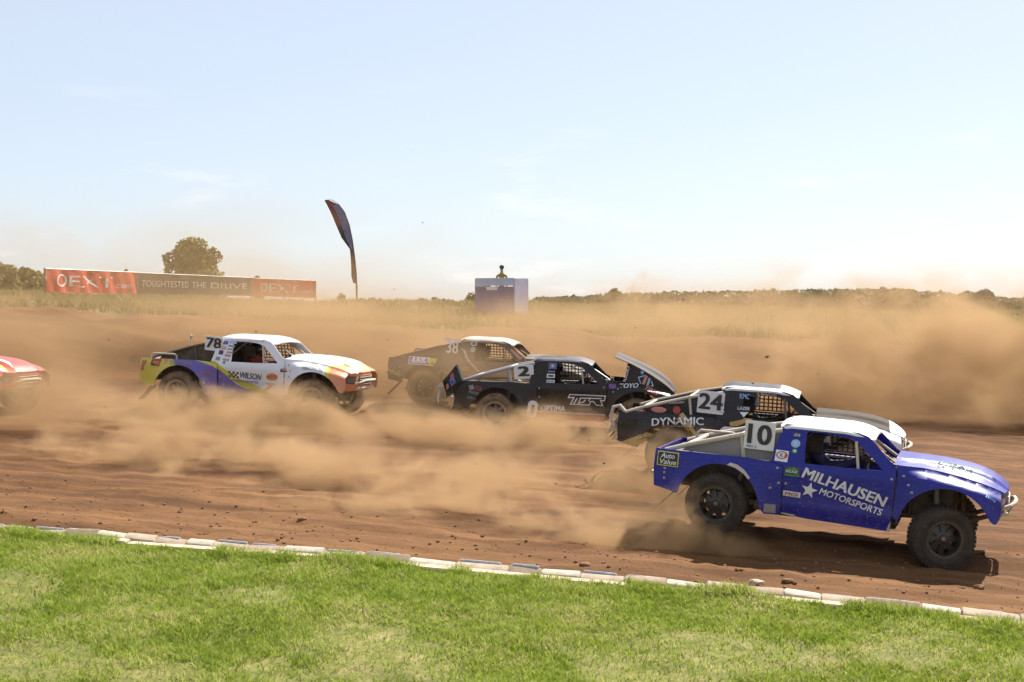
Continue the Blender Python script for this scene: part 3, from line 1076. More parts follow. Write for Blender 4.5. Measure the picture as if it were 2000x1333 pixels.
def w_fender(x, z):
    d = math.hypot(x - FC[0], z - FC[1])
    k = ss((x - 2.30) / 0.55)
    top = interp(x, FTOP)
    w = 0.90 + 0.085 * k + 0.045 * k * math.exp(-((d - 0.60) / 0.085) ** 2)
    w -= (0.035 + 0.17 * ss((x - 2.36) / 0.4)) * ss((z - (top - 0.115)) / 0.115)
    w -= 0.07 * ss((x - 3.45) / 0.4)
    return w


def hood_half(x):
    return w_fender(x, interp(x, FTOP)) - 0.012


def z_hood(x, y):
    v = min(1.0, abs(y) / hood_half(min(x, 3.70)))
    e = interp(x, FTOP) + 0.012
    return e + (interp(x, HTOP) - e) * (0.55 * (1 - v * v) + 0.45 * ss((0.60 - v) / 0.075))


def z_roof(x, y):
    z = 1.598 + 0.050 * (1 - (y / 0.7) ** 2)
    z -= 0.11 * max(0, (x - 1.60) / 0.45) ** 2 + 0.05 * max(0, (0.95 - x) / 0.2) ** 2
    z -= 0.03 * max(0, (abs(y) - 0.62) / 0.075) ** 2
    return z


def x_nose(y, z):
    return 3.80 - 0.19 * (abs(y) / 0.80) ** 2.4 - 0.06 * max(0, (0.80 - z) / 0.2) ** 1.5 - 0.02 * ss((z - 0.90) / 0.1)


def m_side(W, s):
    return lambda u, v, off=0.0: Vector((u, s * (W(u, v) + off), v))


def m_hood(u, v, off=0.0): return Vector((u, v, z_hood(u, v) + off))
def m_roof(u, v, off=0.0): return Vector((u, v, z_roof(u, v) + off))
def m_nose(u, v, off=0.0): return Vector((x_nose(u, v) + off, u, v))
def m_tail(u, v, off=0.0): return Vector((-0.90 - 0.03 * (1 - (u / .9) ** 2) - off, u, v))


def arc(c, r, a0, a1, n=18):
    return [(c[0] + r * math.cos(R(a0 + (a1 - a0) * i / n)), c[1] + r * math.sin(R(a0 + (a1 - a0) * i / n))) for i in range(n + 1)]


def ellipse(c, rx, ry, n=20, rot=0.0):
    ca, sa = math.cos(R(rot)), math.sin(R(rot))
    return [(c[0] + ca * rx * math.cos(2 * math.pi * i / n) - sa * ry * math.sin(2 * math.pi * i / n),
             c[1] + sa * rx * math.cos(2 * math.pi * i / n) + ca * ry * math.sin(2 * math.pi * i / n)) for i in range(n)]


def rect(c, w, h, rot=0.0, r=0.0):
    ca, sa = math.cos(R(rot)), math.sin(R(rot))
    if r > 0:
        P = []
        for (sx, sy, a) in ((1, 1, 0), (-1, 1, 90), (-1, -1, 180), (1, -1, 270)):
            P += arc((sx * (w / 2 - r), sy * (h / 2 - r)), r, a, a + 90, 4)
    else:
        P = [(-w / 2, -h / 2), (w / 2, -h / 2), (w / 2, h / 2), (-w / 2, h / 2)]
    return [(c[0] + x * ca - y * sa, c[1] + x * sa + y * ca) for x, y in P]


def star(c, r, rot=0):
    return [(c[0] + (r if i % 2 == 0 else r * .42) * math.cos(R(90 + rot + 36 * i)), c[1] + (r if i % 2 == 0 else r * .42) * math.sin(R(90 + rot + 36 * i))) for i in range(10)]


def inside(P, x, y):
    c = False
    n = len(P)
    j = n - 1
    for i in range(n):
        xi, yi = P[i]; xj, yj = P[j]
        if (yi > y) != (yj > y) and x < (xj - xi) * (y - yi) / (yj - yi) + xi:
            c = not c
        j = i
    return c


def resample(P, step):
    out = []
    for i in range(len(P)):
        a, b = P[i], P[(i + 1) % len(P)]
        d = math.hypot(b[0] - a[0], b[1] - a[1])
        n = max(1, int(math.ceil(d / step)))
        for k in range(n):
            out.append((a[0] + (b[0] - a[0]) * k / n, a[1] + (b[1] - a[1]) * k / n))
    return out


def panel(name, parent, outline, mapf, mats, holes=(), paint=(), thick=0.012, step=0.07, flip=False, off=0.0, jitter=None):
    """A moulded panel: a flat outline with holes, meshed and laid on a curved surface; paint = [(polygon, material index)]."""
    V2 = []; E = []
    def loop(P, st):
        P = resample(P, st); b = len(V2)
        V2.extend(Vector(p) for p in P)
        E.extend((b + i, b + (i + 1) % len(P)) for i in range(len(P)))
    loop(outline, step)
    for h in holes: loop(h, step)
    for pg, _ in paint: loop(pg, step * 1.5)
    xs = [p[0] for p in outline]; ys = [p[1] for p in outline]
    x = min(xs) + step / 2
    while x < max(xs):
        y = min(ys) + step / 2
        while y < max(ys):
            if inside(outline, x, y) and not any(inside(h, x, y) for h in holes):
                V2.append(Vector((x, y)))
            y += step
        x += step
    r = delaunay_2d_cdt(V2, E, [], 0, 1e-5)
    v2, tris = r[0], r[2]
    keep = []; mi = []
    for t in tris:
        cx = sum(v2[i][0] for i in t) / 3; cy_ = sum(v2[i][1] for i in t) / 3
        if not inside(outline, cx, cy_) or any(inside(h, cx, cy_) for h in holes): continue
        a, b, c = (v2[i] for i in t)
        ar = (b[0] - a[0]) * (c[1] - a[1]) - (b[1] - a[1]) * (c[0] - a[0])
        if abs(ar) < 1e-9: continue
        keep.append(tuple(t) if (ar > 0) != flip else tuple(reversed(t)))
        k = 0
        for pg, m in paint:
            if inside(pg, cx, cy_): k = m
        mi.append(k)
    used = sorted({i for t in keep for i in t})
    idx = {u: i for i, u in enumerate(used)}
    outer = [mapf(v2[u][0], v2[u][1], off) for u in used]
    F_ = [tuple(idx[i] for i in t) for t in keep]
    V = list(outer); Fc = list(F_); M = list(mi)
    if thick > 0:
        inner = [mapf(v2[u][0], v2[u][1], off - thick) for u in used]
        n = len(V); V += inner
        Fc += [tuple(n + i for i in reversed(t)) for t in F_]; M += mi
        cnt = {}
        for t, m in zip(F_, mi):
            for k in range(3):
                e = (t[k], t[(k + 1) % 3])
                cnt[frozenset(e)] = cnt.get(frozenset(e), []) + [(e, m)]
        for key, lst in cnt.items():
            if len(lst) == 1:
                (a, b), m = lst[0]
                k = len(V)
                V += [outer[a], outer[b], inner[b], inner[a]]
                Fc.append((k + 1, k, k + 3, k + 2)); M.append(m)
    o = mobj(name, V, Fc, mats, parent, smooth=True, midx=M, sharp=38)
    return o


def decal(parent, mapf, poly, mat, name='sticker', off=0.005, step=0.12, flip=False, label=None, holes=()):
    o = panel(name, parent, poly, mapf, mat, holes=holes, thick=0.0, step=step, flip=flip, off=off)
    if label: o['label'] = label
    return o


def letters(parent, mapf, s, p0, p1, height, mat, bold=0.02, shear=0.0, name='lettering', off=0.009, label=None, curve=0.0):
    """Lettering whose baseline runs from p0 to p1 (surface coordinates), squeezed to that length, with that cap height."""
    tv, tf = text_mesh(s, bold, 0.0)
    w = max(v[0] for v in tv); h = max(v[1] for v in tv)
    d = Vector((p1[0] - p0[0], p1[1] - p0[1])); L_ = d.length; d /= L_
    n = Vector((-d.y, d.x))
    P = []; FF = []
    # the strokes are thickened by laying the face down several times, each a hair above the last
    shifts = [(0, 0)] if bold < .015 else [(-bold, -bold * .5), (bold, -bold * .5), (-bold, bold * .5), (bold, bold * .5), (0, 0)]
    for k, (sx, sy) in enumerate(shifts):
        nb = len(P)
        for a, b in tv:
            t = (a + sx * .9 + bold) / (w + 2 * bold) * L_; q = (b + sy * .9 + bold * .5) / (h + bold) * height
            bend = curve * 4 * (a / w) * (1 - a / w)
            P.append(mapf(p0[0] + d.x * (t + shear * q) + n.x * (q + bend), p0[1] + d.y * (t + shear * q) + n.y * (q + bend), off + k * .0006))
        FF += [tuple(i + nb for i in f_) for f_ in tf]
    tf = FF
    o = mobj(name, P, tf, mat, parent)
    if label: o['label'] = label
    return o


# shared wheel meshes
M_RUBBER = coat('tyre_rubber', (0.020, 0.019, 0.019), 0.85, dirt=0.13, low=0.0, spec=0.25, bump=0.3)
M_RUBBER_D = coat('dusty_tyre_rubber', (0.04, 0.033, 0.028), 0.9, dirt=0.5, low=0.1, spec=0.2, bump=0.3)
M_RIMB = coat('black_rim', (0.02, 0.02, 0.022), 0.4, metal=0.3, dirt=0.12, low=0.0, clear=0.3)
M_RIMP = coat('pale_rim', (0.34, 0.28, 0.21), 0.5, metal=0.3, dirt=0.6, low=0.0)
M_HUB = coat('hub_steel', (0.30, 0.29, 0.28), 0.45, metal=0.8, dirt=0.5, low=0.0)
M_DARK = coat('black_chassis', (0.014, 0.013, 0.013), 0.6, dirt=0.30, low=0.25)
M_CAGE_W = coat('pale_cage_tube', (0.58, 0.52, 0.43), 0.45, dirt=0.35, low=0.1)
M_CAGE_D = coat('dark_cage_tube', (0.03, 0.03, 0.034), 0.45, dirt=0.35, low=0.2)
M_CAGE_S = coat('silver_cage_tube', (0.42, 0.43, 0.47), 0.35, metal=0.6, dirt=0.25, low=0.1)
M_STEEL = coat('bare_steel', (0.45, 0.44, 0.43), 0.35, metal=0.85, dirt=0.35, low=0.1)
M_SHOCK = coat('shock_steel', (0.20, 0.19, 0.18), 0.4, metal=0.7, dirt=0.4, low=0.2)
M_SEAT = coat('race_seat', (0.016, 0.016, 0.018), 0.8, dirt=0.25, low=0.2)
M_NET = coat('net_strap', (0.014, 0.012, 0.012), 0.9, dirt=0.15, low=0.0)
M_WHITE = coat('white_vinyl', (0.74, 0.74, 0.75), 0.45, dirt=0.14, low=0.12)
M_BLACKV = coat('black_vinyl', (0.012, 0.012, 0.014), 0.45, dirt=0.08, low=0.12)
M_REDV = coat('red_vinyl', (0.45, 0.035, 0.03), 0.45, dirt=0.2, low=0.15)
M_YELV = coat('yellow_vinyl', (0.66, 0.60, 0.05), 0.45, dirt=0.15, low=0.12)
M_GREENV = coat('green_vinyl', (0.05, 0.28, 0.04), 0.45, dirt=0.1, low=0.1)
M_LBLUE = coat('light_blue_vinyl', (0.28, 0.50, 0.80), 0.45, dirt=0.15, low=0.1)
M_BLUEV = coat('blue_vinyl', (0.05, 0.09, 0.42), 0.45, dirt=0.2, low=0.1)
M_NAVYV = coat('navy_vinyl', (0.02, 0.025, 0.09), 0.45, dirt=0.15, low=0.1)
M_GOLD = coat('gold_vinyl', (0.50, 0.31, 0.07), 0.4, dirt=0.3, low=0.2)
M_GREYV = coat('grey_vinyl', (0.24, 0.23, 0.24), 0.5, dirt=0.2, low=0.1)
M_ORANGE = coat('orange_vinyl', (0.62, 0.17, 0.04), 0.45, dirt=0.2, low=0.1)
M_PINK = coat('salmon_vinyl', (0.60, 0.22, 0.17), 0.45, dirt=0.15, low=0.1)
M_LENS = coat('lamp_lens', (0.09, 0.09, 0.10), 0.12, dirt=0.3, low=0.0, clear=0.6)
M_TAILL = coat('tail_lamp', (0.42, 0.03, 0.02), 0.2, dirt=0.4, low=0.0, clear=0.5)
M_GLASSK = coat('smoked_visor', (0.01, 0.01, 0.012), 0.08, dirt=0.05, low=0.0, clear=1.0)

_wm = {}


def wheel_meshes():
    I4 = Matrix.Identity(4)
    Rt, Rr, Wd = 0.425, 0.235, 0.155
    mb = MB()
    prof = [(Rr, -Wd * .86), (Rr + .035, -Wd * .98), (Rr + .09, -Wd * 1.03), (Rt - .055, -Wd * 1.0), (Rt - .022, -Wd * .90), (Rt - .010, -Wd * .5), (Rt - .008, 0),
            (Rt - .010, Wd * .5), (Rt - .022, Wd * .90), (Rt - .055, Wd * 1.0), (Rr + .09, Wd * 1.03), (Rr + .035, Wd * .98), (Rr, Wd * .86)]
    mb.lathe(prof, I4, 56, closed=True)
    for k in range(44):                                   # tread blocks
        th = 2 * math.pi * k / 44
        for j, (yy, wd) in enumerate([(-.125, .05), (-.045, .06), (.045, .06), (.125, .05)]):
            a = th + (0.09 if j % 2 else 0)
            rad = Rt - .006 - (0.012 if j in (0, 3) else 0)
            M = Matrix.Rotation(-a, 4, 'Y') @ Matrix.Translation((rad, yy, 0))
            bm = bmesh.new(); bmesh.ops.create_cube(bm, size=1.0)
            mb.add([M @ Vector((v.co.x * .018, v.co.y * wd, v.co.z * .042)) for v in bm.verts], [[v.index for v in f.verts] for f in bm.faces]); bm.free()
    for s in (-1, 1):                                     # raised ring on the sidewall
        mb.lathe([(Rt - .12, s * Wd * 1.015), (Rt - .115, s * (Wd * 1.03 + .006)), (Rt - .10, s * (Wd * 1.03 + .006)), (Rt - .095, s * Wd * 1.01)], I4, 56)
    t = mb.build('tyre', M_RUBBER, smooth=True, sharp=30)
    # rim: outer side at -y
    mb = MB()
    mb.lathe([(Rr + .006, -Wd * .93), (Rr + .012, -Wd * .80), (Rr - .012, -Wd * .70), (Rr - .03, -Wd * .2), (Rr - .035, Wd * .8), (Rr + .006, Wd * .86)], I4, 48)
    mb.lathe([(Rr - .022, -Wd * .86), (Rr - .022, -Wd * .96), (Rr + .022, -Wd * .98), (Rr + .026, -Wd * .88)], I4, 48)
    for k in range(20):
        th = 2 * math.pi * k / 20
        mb.box(((Rr + .002) * math.cos(th), -Wd * .99, (Rr + .002) * math.sin(th)), (.012, .012, .012))
    n = 8
    for k in range(n):                                    # spokes
        th = 2 * math.pi * k / n
        M = Matrix.Rotation(-th, 4, 'Y')
        pts = [(0.06, -.06, -.03), (0.06, -.06, .03), (0.215, -.028, .042), (0.215, -.028, -.042), (0.06, -.03, -.03), (0.06, -.03, .03), (0.215, -.0, .042), (0.215, -.0, -.042)]
        mb.add([M @ Vector(p) for p in pts], [(0, 1, 2, 3), (7, 6, 5, 4), (0, 4, 5, 1), (1, 5, 6, 2), (2, 6, 7, 3), (3, 7, 4, 0)])
    mb.lathe([(0.0, -.085), (.045, -.083), (.055, -.07), (.085, -.062), (.09, -.03)], I4, 24)
    r = mb.build('rim', M_RIMB, smooth=True, sharp=30)
    mb = MB()
    mb.lathe([(0.0, .0), (.16, .005), (.165, .02), (.165, .045), (.05, .05), (.05, .14), (0, .14)], I4, 28)
    mb.lathe([(0.0, -.105), (.022, -.102), (.03, -.085)], I4, 16)
    h = mb.build('wheel', M_HUB, smooth=True, sharp=30)
    _wm['tyre'], _wm['rim'], _wm['wheel'] = t.data, r.data, h.data
    for ob in (t, r, h): bpy.data.objects.remove(ob)
    for key, src, mt in (('tyre_d', 'tyre', M_RUBBER_D), ('rim_p', 'rim', M_RIMP)):
        me = _wm[src].copy(); me.materials.clear(); me.materials.append(mt); _wm[key] = me


wheel_meshes()


class Truck:
    def __init__(self, name, label, px, D, yaw, pitch, roll=0.0, ref=(0, -1.0, 0.42), front_drop=0.0, rear_drop=0.0, scale=1.0):
        """px: pixel of the near rear wheel's centre at distance D."""
        self.root = empty(name)
        Mr = Matrix.Rotation(R(yaw), 4, 'Z') @ Matrix.Rotation(R(pitch), 4, 'Y') @ Matrix.Rotation(R(roll), 4, 'X')
        w = at(px[0], px[1], D)
        self.M = Matrix.Translation(w) @ Mr @ Matrix.Diagonal((scale, scale, scale, 1)) @ Matrix.Translation(-Vector(ref))
        loc, rot, scl = self.M.decompose()
        self.root.location = loc; self.root.rotation_euler = rot.to_euler(); self.root.scale = scl
        self.inv = self.M.inverted()
        self.fd = front_drop; self.rd = rear_drop
        tag(self.root, label, 'race truck', 'short course race trucks')
        self.side = {'q': w_quarter, 'c': w_cab, 'f': w_fender, 'm': lambda x, z: (max(w_quarter(x, z), w_cab(x, z)) if x < 1.0 else w_cab(x, z))}

    def P(self, px, py, y=-0.9):
        """Pixel -> (x, z) on the truck's near side plane."""
        a = self.inv @ Vector((0, 0, CAM_Z)); b = self.inv @ at(px, py, 30.0)
        d = b - a
        t = (y - a.y) / d.y
        q = a + d * t
        return (q.x, q.z)

    def PP(self, pts, y=-0.9):
        return [self.P(px, py, y) for px, py in pts]

    def near(self, k):
        return m_side(self.side[k], -1)

    # ---------------- parts
    def wheels(self, dusty=False, pale=False, steer=0.0):
        for (x, s, z) in ((0, -1, .42 - self.rd), (0, 1, .42 - self.rd), (3.0, -1, .42 - self.fd), (3.0, 1, .42 - self.fd)):
            w = bpy.data.objects.new('wheel', _wm['wheel']); COL.objects.link(w); w.parent = self.root
            w.location = (x, s * 0.86, z)
            w.rotation_euler = (0, random.uniform(0, 6.28), 0 if s < 0 else math.pi)
            if x > 1: w.rotation_euler = (0, 0, R(steer) + (0 if s < 0 else math.pi))
            for nm, key in (('tyre', 'tyre_d' if dusty else 'tyre'), ('rim', 'rim_p' if pale else 'rim')):
                c = bpy.data.objects.new(nm, _wm[key]); COL.objects.link(c); c.parent = w
                c.location = (0, 0, 0)

    def shell(self, body, roof, hood, paint_q=(), paint_c=(), paint_f=(), paint_h=(), nose=None, hood_open=0.0, roof_paint=(), tail=True, mats=None, quarter_out=None, hood_parts=True):
        mats = mats or [body]
        q_out = quarter_out or ([(-.915, 1.085), (-.925, .80), (-.905, .565), (-.55, .50)] + arc(RC, RC[2], 170, 5, 20) + [(.64, .385), (.665, .355), (.875, .365), (.872, .75), (.87, 1.03), (.70, 1.075), (.36, 1.095)])
        c_out = [(.882, .375), (1.05, .352), (1.6, .335), (2.335, .312), (2.345, .46), (2.35, .80), (2.36, 1.10), (2.335, 1.205), (2.25, 1.255), (2.04, 1.465), (1.95, 1.535), (1.82, 1.572), (1.5, 1.59), (.84, 1.59), (.79, 1.54),
                 (.735, 1.25), (.705, 1.085), (.878, 1.035)]
        win = [(1.155, 1.10), (1.135, 1.30), (1.135, 1.49), (1.165, 1.52), (1.50, 1.515), (1.70, 1.49), (1.82, 1.44), (2.02, 1.27), (2.19, 1.115), (1.7, 1.10)]
        f_out = ([(2.362, .50), (2.372, .80), (2.385, 1.10), (2.36, 1.20)] + [p for p in FTOP if p[0] > 2.4 and p[0] < 3.7] + [(3.69, .985), (3.71, .80), (3.70, .66), (3.66, .59), (3.62, .60), (3.585, .63)] + arc(FC, FC[2], 24, 171, 20) + [(2.40, .50)])
        f_out.reverse()
        for s in (-1, 1):
            fl = s > 0
            Wq, Wc, Wf = m_side(w_quarter, s), m_side(w_cab, s), m_side(w_fender, s)
            panel('bed_side', self.root, q_out, Wq, mats, paint=paint_q, flip=fl, step=0.05)
            panel('cab_side', self.root, c_out, Wc, mats, holes=[win], paint=paint_c, flip=fl)
            panel('front_fender', self.root, f_out, Wf, mats, paint=paint_f, flip=fl, step=0.034)
        r_out = rect((1.40, 0), 1.28, 1.39, r=.09)
        panel('roof', self.root, r_out, m_roof, [roof] + mats, paint=roof_paint, thick=0.03, step=0.08)
        h_out = [(2.33, -hood_half(2.33))]
        xs = [2.5, 2.7, 2.9, 3.1, 3.3, 3.5, 3.65, 3.74]
        h_out = [(2.33, -hood_half(2.33))] + [(x, -hood_half(x)) for x in xs] + [(3.775, -.45), (3.80, -.2), (3.80, .2), (3.775, .45)] + [(x, hood_half(x)) for x in reversed(xs)] + [(2.33, hood_half(2.33))]
        ho = panel('hood', self.root, h_out, m_hood, [hood] + mats, paint=paint_h, thick=0.014, step=0.04)
        self.hood = ho
        if hood_open:
            piv = Vector((3.80, 0, .93))
            ho.matrix_local = Matrix.Translation(piv) @ Matrix.Rotation(R(hood_open), 4, 'Y') @ Matrix.Translation(-piv)
        nm = nose or body
        n_out = [(-.79, .955), (-.80, .70), (-.72, .61), (-.35, .60), (.35, .60), (.72, .61), (.80, .70), (.79, .955), (.45, .965), (0, .975), (-.45, .965)]
        lamps = [[(-.77, .92), (-.77, .77), (-.50, .75), (-.44, .91)], [(.77, .92), (.44, .91), (.50, .75), (.77, .77)]]
        grille = [(-.36, .92), (-.40, .76), (-.36, .71), (.36, .71), (.40, .76), (.36, .92)]
        nz = panel('nose', self.root, n_out, m_nose, [nm, M_DARK], paint=[(lamps[0], 1), (lamps[1], 1), (grille, 1)], thick=0.02, step=0.07)
        for L2 in lamps:
            cx = sum(p[0] for p in L2) / 4
            decal(nz, m_nose, [(cx + (p[0] - cx) * .8, .84 + (p[1] - .84) * .74) for p in L2], M_LENS, 'headlight', off=0.012)
        for i in range(4):
            z = .74 + i * .048
            MB().tube([m_nose(y, z, .012) for y in (-.34, -.2, 0, .2, .34)], .008, 6).build('grille_bar', M_STEEL, nz, smooth=True)
        if tail:
            t_out = [(-.84, 1.07), (-.85, .66), (-.6, .58), (.6, .58), (.85, .66), (.84, 1.07)]
            tg = panel('tailgate', self.root, t_out, m_tail, mats, thick=0.02, step=0.12)
            for s in (-1, 1):
                decal(tg, m_tail, rect((s * .77, .86), .10, .22), M_TAILL, 'tail_light', off=.008)

    def frame(self, cage=M_CAGE_D, rail=None, fin=None, fin_y=0.70, hoop=True, bumper=M_STEEL, fin_thick=0.02, inner=None, rail_r=0.026):
        r = self.root
        mb = MB()
        mb.box((1.45, 0, .42), (1.95, 1.35, .12), bevel=.02)
        mb.box((0.1, 0, .62), (1.5, .9, .10), bevel=.02)
        for s in (-1, 1):
            mb.tube([(-.85, s * .45, .70), (.5, s * .5, .55), (2.4, s * .5, .50), (3.35, s * .34, .52), (3.72, s * .30, .66)], .032, 8)
            mb.tube([(2.3, s * .48, 1.05), (3.1, s * .42, 1.0), (3.55, s * .36, .84), (3.72, s * .30, .68)], .028, 8)
            mb.tube([(2.55, s * .48, .52), (2.55, s * .46, 1.03)], .026, 8)
            mb.tube([(3.25, s * .36, .52), (3.20, s * .42, .98)], .026, 8)
            mb.tube([(-.85, s * .45, .70), (-.80, s * .60, 1.02), (.75, s * .64, 1.04)], .026, 8)
        mb.build('chassis', M_DARK, r, smooth=True)
        # engine bay, wheel tubs and belly panels
        MB().box((2.78, 0, .72), (.72, .86, .50), bevel=.05).build('engine', M_DARK, r)
        MB().box((2.41, 0, .80), (.03, 1.55, .78)).build('firewall', M_DARK, r)
        MB().box((1.6, 0, .345), (1.6, 1.5, .02)).build('skid_plate', M_DARK, r)
        for s in (-1, 1):
            MB().box((0.05, s * .57, .80), (1.25, .02, .46)).build('wheel_tub', M_DARK, r)
        MB().box((-.08, 0, 1.01), (1.55, 1.66, .02)).build('bed_floor', M_DARK, r)
        MB().box((.80, 0, 1.14), (.02, 1.42, .62)).build('rear_bulkhead', M_DARK, r)
        # suspension
        mb = MB(); zr = .42 - self.rd
        mb.tube([(0, -.74, zr), (0, .74, zr)], .055, 10); mb.ico((0, 0, zr), (.17, .15, .16), 2)
        mb.build('rear_axle', M_DARK, r, smooth=True)
        zf = .42 - self.fd
        for s in (-1, 1):
            MB().tube([(.12, s * .66, zr + .02), (1.05, s * .52, .46)], .035, 8).build('trailing_arm', M_DARK, r, smooth=True)
            mb = MB()
            mb.tube([(2.72, s * .36, .50), (2.98, s * .74, zf - .08), (3.24, s * .36, .50)], .03, 8)
            mb.tube([(2.80, s * .42, .80), (2.98, s * .72, zf + .12), (3.18, s * .42, .80)], .024, 8)
            mb.build('front_arm', M_DARK, r, smooth=True)
            for (x0, y0, z0, x1, y1, z1) in ((2.93, .62, zf + .05, 2.86, .55, 1.10), (.16, .62, zr + .05, .34, .56, 1.05)):
                mb = MB(); a = Vector((x0, s * y0, z0)); b = Vector((x1, s * y1, z1))
                mb.tube([a, a.lerp(b, .55)], .028, 10); mb.tube([a.lerp(b, .45), b], .045, 10)
                for k in range(9):
                    c = a.lerp(b, .10 + .05 * k); d = (b - a).normalized() * .006
                    mb.tube([c - d, c + d], .05, 10)
                mb.build('shock', M_SHOCK, r, smooth=True)
        # cab cage
        mb = MB(); yb, yt = .70, .60
        for s in (-1, 1):
            mb.tube([(.86, s * yb, .45), (.86, s * yb, 1.10), (.90, s * yt, 1.50), (1.10, s * yt, 1.545), (1.62, s * yt, 1.53), (1.86, s * (yt + .02), 1.43), (2.34, s * (yb - .02), 1.12), (2.36, s * yb, .5)], .024, 8)
            mb.tube([(1.80, s * .745, 1.46), (1.86, s * .80, 1.08), (1.86, s * .8, .6)], .020, 8)
            mb.tube([(.86, s * yb, 1.06), (2.34, s * (yb + .05), 1.06)], .022, 8)
            mb.tube([(.86, s * yb, .62), (2.34, s * (yb + .05), .92)], .022, 8)
        mb.tube([(.90, -yt, 1.50), (.90, yt, 1.50)], .024, 8)
        mb.tube([(1.75, -yt, 1.485), (1.75, yt, 1.485)], .024, 8)
        mb.tube([(2.34, -.68, 1.12), (2.34, .68, 1.12)], .024, 8)
        mb.tube([(.86, -yb, 1.10), (.90, yt, 1.50)], .022, 8)
        mb.tube([(1.78, .0, 1.48), (2.30, .0, 1.13)], .016, 8)
        mb.build('roll_cage', cage, r, smooth=True)
        # bed rails sloping from the cab roof to the tail
        rl = rail or cage
        for s in (-1, 1):
            MB().tube([(.80, s * fin_y, 1.50), (.25, s * fin_y, 1.385), (-.50, s * (fin_y + .03), 1.165), (-.80, s * (fin_y + .05), 1.06)], rail_r, 8).build('bed_rail', rl, r, smooth=True)
            if fin is not None:
                fo = [(-.58, 1.075), (.80, 1.06), (.80, 1.49), (.25, 1.372), (-.50, 1.15)]
                panel('bed_fin', r, fo, m_side(lambda x, z: fin_y - .015, s), fin, thick=fin_thick, step=.2, flip=s > 0)
        mb = MB()
        mb.tube([(.25, -fin_y, 1.385), (.25, fin_y, 1.385)], rail_r * .9, 8)
        mb.tube([(-.50, -fin_y, 1.165), (-.50, fin_y, 1.165)], rail_r * .9, 8)
        mb.tube([(.25, -fin_y, 1.385), (.30, -fin_y, 1.05)], rail_r * .9, 8)
        mb.tube([(.25, fin_y, 1.385), (.30, fin_y, 1.05)], rail_r * .9, 8)
        mb.build('bed_brace', rl, r, smooth=True)
        if hoop:
            MB().tube([(-.66, .62, 1.0), (-.63, .62, 1.20), (-.58, .62, 1.245), (-.1, .62, 1.25), (-.04, .62, 1.21), (-.02, .62, 1.02)], .02, 8).build('grab_hoop', bumper, r, smooth=True)
        # front bumper
        mb = MB()
        mb.tube([(3.62, -.50, .70), (3.82, -.42, .78), (3.88, -.30, .815), (3.90, 0, .82), (3.88, .30, .815), (3.82, .42, .78), (3.62, .50, .70)], .026, 8)
        mb.tube([(3.60, -.44, .62), (3.80, -.34, .66), (3.83, 0, .66), (3.80, .34, .66), (3.60, .44, .62)], .022, 8)
        for y in (-.3, .3): mb.tube([(3.87, y, .81), (3.80, y, .66)], .018, 8)
        mb.build('front_bumper', bumper, r, smooth=True)
        mb = MB()
        mb.tube([(-.85, -.55, .66), (-1.02, -.50, .70), (-1.04, 0, .70), (-1.02, .50, .70), (-.85, .55, .66)], .024, 8)
        mb.build('rear_bumper', bumper, r, smooth=True)
        for s in (-1, 1):
            V = [(-.60, s * .70, .52), (-.60, s * .98, .52), (-.88, s * .98, .22), (-.88, s * .70, .22)]
            mb = MB(); mb.add(V + [(x - .012, y, z - .012) for x, y, z in V], [(0, 1, 2, 3), (7, 6, 5, 4), (0, 4, 5, 1), (1, 5, 6, 2), (2, 6, 7, 3), (3, 7, 4, 0)])
            mb.build('mud_flap', M_DARK, r)

    def cabin(self, net_far=True, net_near=False, seat_y=0.22):
        r = self.root
        mb = MB()
        mb.box((1.30, seat_y, .66), (.50, .46, .12), bevel=.04)
        mb.box((1.06, seat_y, 1.0), (.12, .46, .66), Matrix.Rotation(R(-10), 4, 'Y'), bevel=.04)
        for s in (-1, 1): mb.box((1.16, seat_y + s * .22, 1.28), (.26, .05, .26), bevel=.02)
        mb.build('seat', M_SEAT, r)
        mb = MB(); mb.box((2.26, 0, 1.06), (.16, 1.40, .16), bevel=.03)
        mb.build('dashboard', M_DARK, r)
        Mw = Matrix.Translation((1.90, seat_y, 1.10)) @ Matrix.Rotation(R(-65), 4, 'Y')
        mb = MB()
        mb.tube([Mw @ Vector((.17 * math.cos(t), .17 * math.sin(t), 0)) for t in [2 * math.pi * i / 20 for i in range(21)]], .016, 6, caps=False)
        for t in (0.5, 2.6, 4.7): mb.tube([Mw @ Vector((0, 0, .02)), Mw @ Vector((.17 * math.cos(t), .17 * math.sin(t), 0))], .012, 6)
        mb.tube([Mw @ Vector((0, 0, .02)), (2.25, seat_y, 1.04)], .022, 8)
        mb.build('steering_wheel', M_SEAT, r, smooth=True)
        for s, on in ((1, net_far), (-1, net_near)):
            if not on: continue
            mb = MB()
            def Pn(x, z): return Vector((x, s * (w_cab(x, z) - .03), z))
            for i in range(9):
                x = 1.18 + i * .075
                mb.tube([Pn(x, 1.12), Pn(x, 1.30), Pn(x, 1.475)], .011, 4)
            for j in range(6):
                z = 1.13 + j * .068
                mb.tube([Pn(1.16, z), Pn(1.5, z), Pn(1.80, z)], .011, 4)
            o = mb.build('window_net', M_NET, r)
            o['kind'] = 'stuff'

